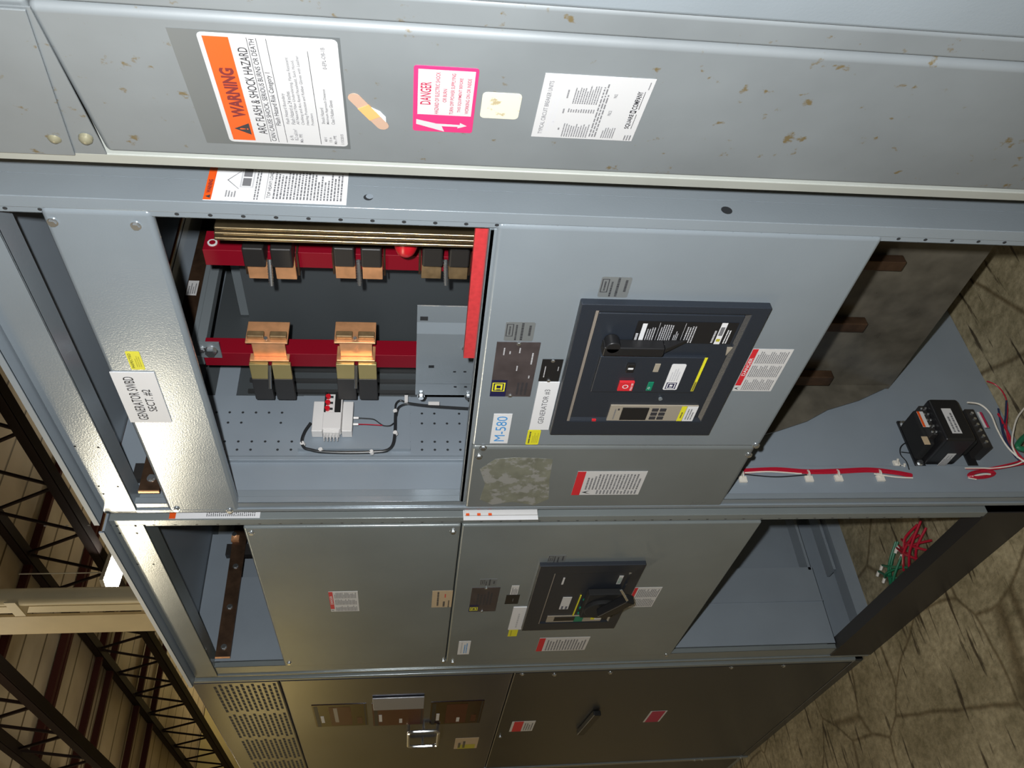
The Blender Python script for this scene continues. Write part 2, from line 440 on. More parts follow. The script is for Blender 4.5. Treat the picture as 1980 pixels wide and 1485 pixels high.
def panel(name, t, x0, x1, z0, z1, m, d=.018, y=0., bolts=(), bev=.0055):
    b = MB(m); b.box(x0, x1, y, y + .0025, z0, z1); 
    b.box(x0, x0 + .0025, y, y + d, z0, z1); b.box(x1 - .0025, x1, y, y + d, z0, z1); b.box(x0, x1, y, y + d, z0, z0 + .0025); b.box(x0, x1, y, y + d, z1 - .0025, z1)
    b = MB(m); b.box(x0, x1, y, y + d, z0, z1)
    p = obj(name, b, t, bevel=bev, seg=3)
    for i, (u, v) in enumerate(bolts):
        bb = MB('zinc', FF(y)); bb.hexbolt(u, v, .0, .0062, .005); obj('screw', bb, p)
    return p
def pxb(*pts): 
    return [tuple(cast(FF(), p)) for p in pts]

# ------------------------------------------------------------------ SECTION A
AR, AL = -.8095, -1.689
A = empty('switchgear_section', ((AR + AL) / 2, .6, 0), 'open grey switchgear section with red supports inside and a GENERATOR #3 plate on its front', 'electrical cabinet')
rp = corner_posts(A, AR, AL, 'paint', None, .034)
# top beam, lip, inner flange
b = MB('paint'); b.box(AL + .0, AR - .02, 0, .004, 2.192, ZT); b.box(AL, AR - .02, 0, .05, 2.192, 2.195)
b.box(AL, AR - .02, .048, .051, 2.192, ZT)
F0 = FF()
for a in ((145, 863), (190, 865), (191, 940), (228, 941), (200, 955)):
    u, v = cast(F0, a); b.add([(u + .003 * math.cos(6.283 * i / 10), -.0002, v + .0025 * math.sin(6.283 * i / 10)) for i in range(10)], [tuple(range(10))], 'hole')
obj('top_beam', b, A, bevel=.0012)
b = MB('paint_in'); b.box(AL, AR, -.028, 1.2, ZT + .003, ZT + .008); b.box(AL, AR, -.03, -.026, ZT + .003, ZT + .014)
obj('roof', b, A)
b = MB('paint'); 
b.box(AR - .003, AR, .05, 1.2, 0, ZT)
sd = obj('side_panel', b, A)
b = MB('hole', FS(AR + .0004))
for a, r in (((712, 382), .007), ((1405, 407), .009)):
    u, v = cast(FS(AR), a); b.cut(); b.disc(u, v, 0, r, n=14)
    if r < .008: b.disc(u + .002, v - .002, .0002, r * .8, 'paint_in')
objs('side_hole', b, sd)
# label on the right side sheet, half hidden by the old cabinet
r = rect(FS(AR), [(388, 388), (411, 322), (672, 335), (672, 395)]); r = (r[0], r[1], r[0] + .15, r[3])
it = [('r', 0, .945, 1, 1, 'orange'), ('t', .03, .955, .5, .99, 'WARNING', 'ink_r')]
it[1] = ('t', .1, .957, .3, .988, 'WARNING', 'ink_r'); it.append(('p', [(.025, .955), (.05, .99), (.075, .955)], 'ink'))
it += [('r', .2, .67, .5, .765, 'ink_l'), ('r', .21, .68, .49, .755, 'white'), ('r', .22, .69, .34, .75, 'ink_g'), ('r', .36, .69, .48, .75, 'ink_g'),
       ('p', [(.3, .86), (.17, .77), (.175, .768), (.305, .855)], 'ink_g'), ('p', [(.3, .86), (.45, .77), (.445, .768), (.295, .855)], 'ink_g'),
       ('l', .05, .78, .16, .86, 4, 'ink_g'), ('l', .02, .62, .5, .66, 2, 'ink_g'), ('r', .03, .575, .97, .578, 'ink_g'), ('t', .05, .54, .45, .565, 'TOP HEAVY LOAD', 'ink'), ('l', .04, .03, .5, .53, 21, 'ink_g'), ('l', .54, .03, .97, .9, 30, 'ink_g')]
sticker('warning_label', sd, FS(AR), r, 'white', it)
# front covers
bolts = pxb((102, 429), (263, 436), (341, 984), (444, 987))
tp = panel('top_cover', A, AL + .004, -.831, 1.9745, 2.1265, 'paint', .02, 0, bolts, bev=.009)
C6 = (0, 640, 3.96)
sticker('section_nameplate', tp, F0, rect(F0, [(835, 312), (1180, 312), (1320, 697), (1005, 690)], 0, C6), 'white',
        [('t', .06, .52, .92, .76, 'GENERATOR SWBD', 'ink'), ('t', .24, .22, .68, .44, 'SECT. #2', 'ink')], t=.002)
sticker('inspection_label', tp, F0, rect(F0, [(937, 160), (1045, 152), (1130, 290), (1028, 298)], 0, C6), 'yellow',
        [('t', .1, .68, .9, .88, 'INSPECTED', 'ink'), ('l', .15, .12, .85, .55, 3, 'yellow_d')], rnd=.1)
bp = panel('breaker_cover', A, -1.4285, -.831, .8555, 1.478, 'paint', .022, 0, pxb((934, 865), (1462, 861)), bev=.0095)
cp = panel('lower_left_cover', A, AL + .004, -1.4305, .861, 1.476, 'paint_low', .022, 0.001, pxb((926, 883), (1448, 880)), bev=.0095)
b = MB('paint'); b.box(AL + .012, AR - .034, .004, .024, 1.4775, 1.4885); b.box(AL + .012, AR - .034, .004, .01, 1.474, 1.4885); obj('cross_rail', b, A, bevel=.003)
# rolled sheet edge right above the breaker cover
def crop(pts, c): return [(c[0] + p[0] / c[2], c[1] + p[1] / c[2]) for p in pts]
it = []; it += [('r', .0, .62, .32, 1., 'logo_navy')]; sqd(it, .1, .66, .27, .97, 'yellow', 'logo_navy')
it += [('l', .78, .78, .92, .84, 1, 'ink_l'), ('l', .8, .64, .88, .7, 1, 'ink_l'), ('l', .5, .42, .6, .48, 1, 'ink_l'), ('l', .82, .42, .92, .48, 1, 'ink_l'), ('l', .62, .1, .86, .17, 1, 'ink_l'), ('l', .36, .1, .42, .16, 1, 'ink_l'), ('l', .04, .1, .3, .4, 3, 'ink'), ('b', .98, .5, .0035), ('b', .02, .5, .0035)]
sticker('rating_plate', bp, F0, rect(F0, [(97, 445), (363, 443), (300, 772), (52, 772)], 0, C4), 'plate_dark', it, t=.0012)
EMB = [('r', .3, .72, .9, .96, 'ink'), ('r', .33, .75, .87, .93, 'decal_grey'), ('t', .36, .78, .84, .9, 'NEMA', 'ink'), ('l', .05, .58, .95, .68, 1, 'ink'), ('t', .06, .34, .95, .48, 'SWITCHBOARD', 'ink'), ('t', .3, .08, .85, .24, '612342', 'ink')]
EMB = [('r', .25, .72, .9, .96, 'ink'), ('r', .28, .75, .87, .93, 'decal_grey'), ('l', .34, .79, .84, .9, 1, 'ink'), ('l', .05, .56, .95, .68, 1, 'ink'), ('l', .06, .34, .98, .5, 1, 'ink', 1.), ('l', .3, .08, .9, .24, 1, 'ink', 1.)]
sticker('approval_label', bp, F0, rect(F0, [(155, 322), (333, 322), (315, 435), (135, 438)], 0, C4), 'decal_grey', EMB, rnd=.08)
sticker('approval_label', bp, F0, rect(F0, [(737, 47), (920, 49), (890, 172), (705, 170)], 0, C4), 'decal_grey', EMB, rnd=.08)
sticker('small_plate', bp, F0, rect(F0, [(375, 548), (498, 548), (475, 680), (347, 682)], 0, C4), 'black', [('l', .2, .74, .8, .84, 1, 'ink_l'), ('l', .5, .12, .75, .2, 1, 'ink_l'), ('b', .95, .5, .003), ('b', .05, .5, .003)], t=.0012)
sticker('generator_nameplate', bp, F0, rect(F0, [(350, 686), (475, 683), (413, 973), (293, 972)], 0, C4), 'white', [('t', .14, .34, .86, .64, 'GENERATOR #3', 'ink_g')], t=.002)
sticker('inspection_label', bp, F0, rect(F0, [(280, 980), (357, 977), (355, 1066), (275, 1066)], 0, C4), 'yellow', [('l', .1, .68, .9, .9, 1, 'ink', 1.), ('l', .15, .1, .9, .6, 4, 'yellow_d')], rnd=.1)
sticker('equipment_number_label', bp, F0, rect(F0, [(75, 880), (187, 880), (165, 1058), (57, 1058)], 0, C4), 'white', [('t', .08, .22, .92, .8, 'M-580', 'blue')])
C7 = (1400, 640, 12.375)
sticker('danger_label', bp, F0, rect(F0, [(700, 420), (1665, 445), (1110, 1450), (205, 1410)], 0, C7), 'white2', hazard())
C8 = (880, 840, 3.194)
sticker('danger_label', cp, F0, rect(F0, [(760, 228), (1190, 226), (1130, 370), (715, 372)], 0, C8), 'white2', [('r', 0, .88, 1, 1, 'redl'), ('p', [(.04, .72), (.12, .86), (.2, .74), (.12, .8)], 'ink'), ('l', .24, .04, .96, .84, 16, 'ink_g'), ('l', .04, .04, .24, .66, 12, 'ink_g')])
# old glue patch left by a peeled label
C9 = (880, 840, 9.)
gp = [(430, 600), (700, 430), (1050, 400), (1450, 410), (1700, 430), (1640, 800), (1630, 1120), (1380, 1230), (1000, 1170), (640, 1220), (430, 1130), (520, 860)]
b = MB('residue', FF(.001)); pts = [cast(FF(.001), p) for p in crop(gp, C9)]; b.slab(pts[::-1], .0004); obj('glue_residue', b, cp, smooth=False)

# interior sheets
b = MB('paint_in')
b.box(AL + .004, AL + .007, .02, .16, .95, 2.12); b.box(AL + .004, AL + .007, .02, .36, 2.12, ZT); b.box(AL + .004, AL + .007, .02, .69, 0, .95)
b.box(AL + .006, AL + .018, .126, .137, .8, 2.15); b.box(AL + .006, AL + .016, .02, .03, .0, 2.15)
b.box(AL + .006, AL + .02, .02, .106, 0, .86)
obj('left_side_sheet', b, A, bevel=.002)
PXX = AL + .017
b = MB('paint_in'); b.box(AL + .01, PXX, .138, .313, 1.0, 2.1)
fr = FS(PXX); b.fr = None
b2 = MB('hole', fr)
zs0 = cast(fr, (463, 796)); 
for k in range(34):
    z = 2.06 - k * .0305
    for j, u in enumerate((.155, .178, .232, .262)):
        if random.random() < .88: b.add([tuple(fr @ Vector((u + .0032 * math.cos(6.283 * i / 8), z + .0032 * math.sin(6.283 * i / 8), .0003))) for i in range(8)], [tuple(range(8))], 'hole')
obj('perforated_sheet', b, A)
b = MB('paint_in'); b.box(PXX, PXX + .003, .15, .312, 1.6, 1.86); b.box(PXX + .003, PXX + .012, .15, .156, 1.6, 1.86)
obj('mounting_sheet', b, A)
# rear rails and rear panel
b = MB('paint_in'); b.box(AL, AR, 1.17, 1.2, 1.1, ZT); obj('rear_panel', b, A)
b = MB('barrier'); b.box(-1.705, -1.70, .315, 1.16, 1.0, 2.11)  # dark sheet added to darken the region behind the perforated sheet
for k in range(3): b.box(-1.7, -1.692, .34 + k * .035, .35 + k * .035, 1.0, 2.0, 'paint_c_shade')
obj('darkening_sheet', b, A)
b = MB('paint_in'); zq = P((432, 740), .32).z; b.box(-1.699, -1.69, .316, .42, zq - .02, zq + .03); obj('rear_bracket', b, A)
zr = P((472, 590), .6).z
b = MB('galv'); b.box(-1.695, AR - .02, .6, .62, zr - .02, zr + .014); obj('rear_rail', b, A)
b = MB('copper_dark'); b.box(-1.695, AR - .02, .6, .61, zr - .042, zr - .026); obj('rear_bar', b, A)
b = MB('galv'); b.box(-1.695, AR - .02, .6, .62, zr - .058, zr - .046); obj('rear_rail', b, A)
q0 = PX((383, 705), -1.5); q1 = PX((417, 515), -1.5)
b = MB('galv'); b.obox((-1.5, .28, 2.072), (-1.5, .62, 2.077), .03, .022); b.obox((-1.5, .28, 2.092), (-1.5, .62, 2.097), .004, .012); obj('support_channel', b, A, bevel=.002)

# ------------------------------------------------------------------ red supports, bars, connectors
YS = .28
def red_post(pa, pb, dep, label):
    x0 = P((600, pa), YS).x; x1 = P((600, pb), YS).x
    b = MB('red'); b.box(x1, x0, YS, YS + dep, 1.2, P((396, (pa + pb) / 2), YS).z); 
    return b, x0, x1
b, x0, x1 = red_post(489, 518, .055, '')
t = obj('support_post', b, bevel=.001, label='red insulating support post standing behind the copper bars', cat='insulator')
bb = MB('zinc', FS(x0)); uu, vv = cast(FS(x0), (411, 470)); bb.cyl((uu, vv, 0), (uu, vv, .002), .0095, 20, 'white2'); bb.cyl((uu, vv, .002), (uu, vv, .0024), .006, 16, 'red'); obj('plug', bb, t)
b, x0b, x1b = red_post(685, 709, .045, '')
t2 = obj('support_post', b, bevel=.001, label='red insulating support post farther left, with a steel bracket on top', cat='insulator')
bb = MB('galv', FF(YS)); u, v = cast(FF(YS), (408, 672)); bb.box(u - .03, u + .02, v - .02, v + .022, 0, .004); bb.hexbolt(u - .005, v, .004, .012, .012); bb.hexbolt(u + .0, v + .018, .004, .006, .008); obj('bracket', bb, t2)
# horizontal red strip behind the breaker cover
xe = P((928, 690), .03).x
b = MB('red_h'); b.box(xe, AR - .036, .026, .04, 1.479, 1.507)
obj('support_bar', b, bevel=.0008, label='red insulating strip lying level across the bottom of the open cavity', cat='insulator')
# three vertical copper bars
for i, px in enumerate((441.5, 451.5, 461.5)):
    a = P((500, px), .12); b = MB('goldbar'); b.box(a.x - .0075, a.x - .001, .12, .2, 1.2, P((413, px), .12).z)
    o = obj('copper_bar', b, bevel=.0025, seg=3, label=['vertical copper bar nearest the right post of the open cavity', 'middle one of the three vertical copper bars', 'vertical copper bar on the left of the three, beside the red post'][i], cat='busbar', group='vertical copper bars in the open cavity')
# connectors on the right post
def conn1(px, dark, label):
    t = empty('bus_connector', P((px, 520), .26), label, 'busbar connector', 'connectors on the two red posts')
    z0 = P((px, 520), .26).z
    X0 = P((px, 468), .26).x; X1 = P((px, 504), .26).x; X2 = P((px, 541), .26).x
    b = MB('tape'); b.box(X1, X0, .24, .29, z0 + .006, z0 + .046); b.cut(); b.box(X1, X0, .24, .29, z0 - .046, z0 - .006); objs('taped_bar', b, t, bevel=.004, seg=3)
    m = 'copper_dark' if dark == 2 else 'copper'
    for s_ in (1, -1):
        b = MB('copper_old' if dark == 2 else m); b.box(X2, X1 + .004, .262, .27, z0 + s_ * .0265 - .02, z0 + s_ * .0265 + .02); obj('contact_plate', b, t, bevel=.0015)
    b = MB('copper_dark'); b.box(X2 + .004, X1 + .01, .27, .3, z0 - .052, z0 - .048); b.cut(); b.box(X2 + .004, X1 + .01, .27, .3, z0 + .048, z0 + .052); objs('clamp_side', b, t)
    b = MB('zinc'); xb_ = X1 - .004; b.cyl((xb_ + .012, .255, z0), (xb_ - .03, .225, z0 - .002), .0042, 10); 
    for k in range(9): 
        p_ = Vector((xb_ + .01, .2535, z0)).lerp(Vector((xb_ - .028, .2264, z0 - .002)), k / 9); b.cyl(p_, p_ + Vector((-.002, -.0014, 0)), .0049, 10)
    obj('bolt', b, t)
    return t
conn1(525, 0, 'copper bus connector with black sleeves, topmost on the right red post')
conn1(694, 0, 'copper bus connector with black sleeves, middle one on the right red post')
conn1(860, 2, 'tarnished dark bus connector, lowest on the right red post')
def conn2(px, label):
    z0 = P((px, 700), .26).z; t = empty('bus_connector', P((px, 700), .26), label, 'busbar connector', 'connectors on the two red posts')
    yy = YS - .006
    xa_ = P((px, 657), yy).x; xb_ = P((px, 688), yy).x
    b = MB('copper'); b.box(xb_, xa_, yy - .002, yy + .004, z0 - .036, z0 + .036); obj('clamp_plate', b, t, bevel=.002)
    b = MB('copper'); b.box(xa_ - .001, xa_ + .004, yy - .012, yy + .05, z0 - .044, z0 + .046); obj('clamp_edge', b, t, bevel=.0015)
    b = MB('copper'); b.box(xb_ - .004, xb_, yy - .014, yy + .03, z0 - .042, z0 + .044); obj('clamp_edge', b, t, bevel=.002, seg=3)
    for s_ in (1, -1):
        b = MB('copper_old'); b.box(xa_ + .004, xa_ + .016, yy - .004, yy + .012, z0 + s_ * .024 - .018, z0 + s_ * .024 + .018); obj('contact_plate', b, t, bevel=.002)
    x3 = P((px, 735), .25).x; x4 = P((px, 769), .256).x
    for s_ in (1, -1):
        b = MB('brass'); b.box(x3, xb_ - .005, .252, .262, z0 + s_ * .0245 - .0205, z0 + s_ * .0245 + .0205)
        obj('terminal_plate', b, t, bevel=.0015)
        b = MB('tape'); b.box(x4, x3 + .002, .25, .264, z0 + s_ * .0245 - .0212, z0 + s_ * .0245 + .0212)
        obj('taped_bar', b, t, bevel=.002)
    b = MB('zinc'); b.cyl((xb_ - .004, .25, z0), (xb_ - .05, .22, z0 + .001), .0038, 10); b.cut(); b.cyl((xa_ + .012, yy - .01, z0), (xa_ + .022, yy - .014, z0), .004, 10); objs('bolt', b, t)
conn2(522, 'copper and brass bus connector, upper one on the left red post')
conn2(689, 'copper and brass bus connector, lower one on the left red post')
# standoff insulator
a0 = P((785, 440), .18); a1 = P((785, 497), .18)
t = MB('redpin'); t.cyl((a0.x, .19, a0.z), (a1.x, .19, a0.z), .021, 24, rings=[(0, .021), (.55, .0215), (.75, .021), (.92, .017), (1, .012)])
t = obj('standoff_insulator', t, label='round glossy red standoff insulator poking out between the copper bars and connectors', cat='insulator')
b = MB('zinc'); b.cyl((a1.x, .19, a0.z), (a1.x - .006, .19, a0.z), .005, 10); obj('stud', b, t)
# bent grey bracket
yb = .2
u0 = P((805, 770), yb).x; u1 = P((805, 600), yb).x; v1 = P((805, 685), yb).z
prof = [(u0, 0), (P((850, 740), yb).x, 0.0), (P((850, 738), yb).x, 0)]
b = MB('paint'); 
ua, ub, uc = P((850, 646), yb).x, P((850, 632), yb).x, P((850, 742), yb).x
b.box(uc, ua, yb, yb + .003, 1.3, v1); b.box(ub, u1, yb + .012, yb + .015, 1.3, v1); b.add([(ua, yb, 1.3), (ub, yb + .012, 1.3), (ub, yb + .012, v1), (ua, yb, v1)], [(0, 1, 2, 3)]); b.box(u0, uc, yb + .01, yb + .013, 1.3, v1)
b.add([(uc, yb, 1.3), (uc - .004, yb + .01, 1.3), (uc - .004, yb + .01, v1), (uc, yb, v1)], [(3, 2, 1, 0)])
FB = FF(yb - .0004)
for (a, b_), (w_, h_) in {((815, 611), (822, 622)): (1, 1)}.items(): pass
t = obj('mounting_bracket', b, label='bent grey sheet bracket right of the wiring, with square holes', cat='bracket')
b = MB('hole', FF(yb))
for a, sz, w in (((820, 616), .008, -.0116), ((834, 709), .006, .0006), ((879, 719), .003, .0006), ((899, 719), .003, .0006), ((880, 748), .003, .0006), ((900, 748), .003, .0006)):
    u, v = cast(FF(yb), a, w); b.cut(); b.box(u - sz / 1.4, u + sz / 1.4, v - sz, v + sz, w - .0004, w + .0001)
objs('square_hole', b, t)
b = MB('zinc', FF(yb)); 
for a in ((901, 673), (814, 771), (905, 772)): u, v = cast(FF(yb), a); b.cut(); b.hexbolt(u, v, .001 if a[1] < 700 else -.009, .007, .008)
objs('bolt', b, t)

# barriers
zbt = P((466, 535), .47).z
b = MB('barrier'); b.box(-1.69, AR - .03, .47, .476, 1.2, zbt)
obj('arc_barrier', b, label='flat dark grey barrier sheet at the back of the open cavity', cat='barrier')
ybr = .36
pts = [P(a, ybr) for a in ((1896, 484), (1716, 754))]
b = MB('smoke'); zb0, zb1 = pts[0].z, pts[1].z
zbm = (zb0 + zb1) / 2
b.slab([], 0) if False else None
fr = FF(ybr); b.fr = fr
ul, ur = AL + .01, AR - .03
b.slab([(ul, zb1), (ur, zb1 - .0), (ur, .98), (ul, .98)], -.005)
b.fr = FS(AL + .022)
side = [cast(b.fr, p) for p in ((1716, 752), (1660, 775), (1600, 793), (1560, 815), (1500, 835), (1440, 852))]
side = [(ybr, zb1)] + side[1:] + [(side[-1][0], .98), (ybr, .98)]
b.slab(side[::-1], .003)  # side flap of the barrier, its jagged edge shapes in the bars' shadows
obj('smoked_barrier', b, smooth=False, label='dark smoked plastic barrier sheet behind the lower opening, with a dark side flap shaped after bar shadows', cat='barrier')
for i, q in enumerate((((1690, 507), (1742, 524)), ((1632, 627), (1668, 642)), ((1572, 730), (1602, 745)))):
    a = P(q[0], .33); c = P(q[1], .33)
    b = MB('copper_dark'); b.box(min(a.x, c.x), max(a.x, c.x) + .004, .328, .352, min(a.z, c.z), max(a.z, c.z) + .06)
    obj('bus_stub', b, bevel=.002, label=['dull copper bus stub in the lower opening, nearest the right post', 'middle dull copper bus stub of the three in the lower opening', 'dull copper bus stub in the lower opening, farthest from the right post'][i], cat='busbar', group='copper stubs in the lower opening')

# long copper bars running back along the side walls
def flatbar(x, z0, z1, y0, y1, label, clip=None):
    t = empty('neutral_bar', (x, y0, z0), label, 'busbar')
    b = MB('copper_dark'); b.box(x - .005, x + .001, y0, y1, z0, z1); b.box(x - .0052, x + .0012, y0 - .003, y0, z0, z1, 'copper'); obj('bar', b, t)
    for k, yy in enumerate((y0 + .03, y0 + .16, y0 + .3)):
        b = MB('zinc', FS(x + .001)); b.hexbolt(yy, (z0 + z1) / 2, 0, .0075, .007); obj('bolt', b, t)
    return t
t = flatbar(-1.62, 2.135, 2.178, .015, 1.05, 'long dark copper bar running back under the roof of the open section')
b = MB('tape'); b.box(-1.645, -1.628, .05, .09, 2.11, 2.2); b.cut(); b.box(-1.645, -1.628, .4, .44, 2.11, 2.2); objs('bar_clamp', b, t)
sticker('bar_label', t, FS(-1.6185), rect(FS(-1.6185), [(364, 543), (386, 543), (360, 571), (379, 571)]), 'white2', [('l', .1, .1, .9, .9, 4, 'ink_g')])

# ------------------------------------------------------------------ fuse block and wiring
XF = AL + .03
ff = FS(XF)
CF = (560, 755, 8.25)
def rf(pts, w=0.): return rect(ff, pts, w, CF)
t = empty('fuse_block', ff @ Vector((*cast(ff, (642, 810)), 0)), 'white plastic fuse block with three red buttons, mounted on the perforated sheet', 'fuse block')
u0, v0, u1, v1 = rf([(365, 160), (1010, 165), (1005, 650), (365, 630)], .02)
b = MB('plastic_w', ff)
mU = (v1 - v0)
b.box(u0, u1, v0, v0 + mU * .26, -.008, .018); b.box(u0, u1, v1 - mU * .27, v1, -.008, .018); b.box(u0 + .01, u1 - .0, v0, v1, -.008, .008)
obj('base', b, t, bevel=.002)
b = MB('plastic_w', ff); b.box(u0 - .004, u0 + (u1 - u0) * .5, v0 + mU * .27, v1 - mU * .28, .008, .034); b.box(u0 - .012, u0 + .004, v0 + mU * .3, v1 - mU * .3, .008, .03)
for k in range(5): b.box(u0 - .026, u0 - .012, v0 + mU * (.33 + k * .08), v0 + mU * (.36 + k * .08), .012, .026)
obj('fuse_pullout', b, t, bevel=.0015)
b = MB('plastic_w', ff); b.box(u0 + (u1 - u0) * .5, u1 + .012, v0 + mU * .27, v1 - mU * .28, .008, .03); obj('terminal_body', b, t, bevel=.001)
for k in range(3):
    uu = u0 + (u1 - u0) * (.62 + k * .2)
    b = MB('redpin', ff); b.cyl((uu, v1 - mU * .37, .03), (uu, v1 - mU * .37, .037), .006, 14); obj('red_button', b, t)
    b = MB('wire_k', ff); b.box(uu - .002, uu + .002, v0 + mU * .5, v1 - mU * .4, .03, .034); obj('contact_bar', b, t)
b = MB('blackmat', ff); b.box(u0 + (u1 - u0) * .52, u1 + .014, v1 - mU * .33, v1 - mU * .29, .029, .036); b.box(u0 + (u1 - u0) * .52, u1 + .014, v0 + mU * .3, v0 + mU * .45, .029, .036); obj('black_cap', b, t)
for (a, c) in (((1060, 437), 0), ((1055, 538), 0), ((330, 585), 0)):
    pass
def W(p, w=.02, c=CF):
    a = (c[0] + p[0] / c[2], c[1] + p[1] / c[2]); u, v = cast(ff, a, w); return ff @ Vector((u, v, w))
t = empty('wire_harness', W((1000, 980)), 'black cable harness looping below the white fuse block', 'cable')
b = MB('wire_k'); b.tube([W((335, 520), .012), W((240, 660), .012), W((195, 800)), W((230, 910)), W((340, 945)), W((500, 975)), W((900, 990)), W((1350, 980)), W((1560, 950)), W((1650, 850)), W((1680, 650)), W((1685, 450)), W((1690, 350))], .0035, 10)
obj('loop', b, t)
b = MB('wire_k')
b.tube([W((1690, 400)), W((1690, 230)), W((1760, 160)), W((1860, 190)), W((2000, 215)), W((2300, 245)), W((2900, 290))], .0022, 8)
b.tube([W((1700, 400)), W((1740, 270)), W((1860, 215)), W((2000, 225)), W((2300, 255)), W((2900, 292))], .0026, 8)
b.tube([W((1880, 205)), W((2100, 235)), W((2400, 262)), W((2900, 294))], .0035, 8)
obj('branch', b, t)
b = MB('wire_k'); b.tube([W((1660, 520)), W((1600, 560)), W((1500, 560)), W((1430, 520)), W((1340, 460)), W((1210, 445)), W((1080, 440))], .0013, 6); b.cut(); b.tube([W((1480, 555)), W((1350, 548)), W((1180, 540)), W((1060, 540))], .0013, 6, 'wire_r'); objs('lead', b, t)
b = MB('plastic_w')
for p in ((1060, 437), (1055, 538)): q = W(p); b.cut(); b.cyl(q - Vector((0, 0, .006)), q + Vector((0, 0, .006)), .003, 10)
for p in ((1690, 335), (1690, 680), (500, 950), (1310, 985), (210, 850)): q = W(p); b.cut(); b.cyl(q - Vector((.004, 0, .001)), q + Vector((.004, 0, .0015)), .0052, 10)
q = W((1860, 160)); b.cut(); b.box(q.x - .004, q.x + .006, q.y - .008, q.y + .012, q.z - .004, q.z + .004)
q = W((2290, 215), .02, CF); b.cut(); b.box(q.x - .004, q.x + .004, q.y - .006, q.y + .004, q.z - .015, q.z + .012)
objs('tie', b, t)

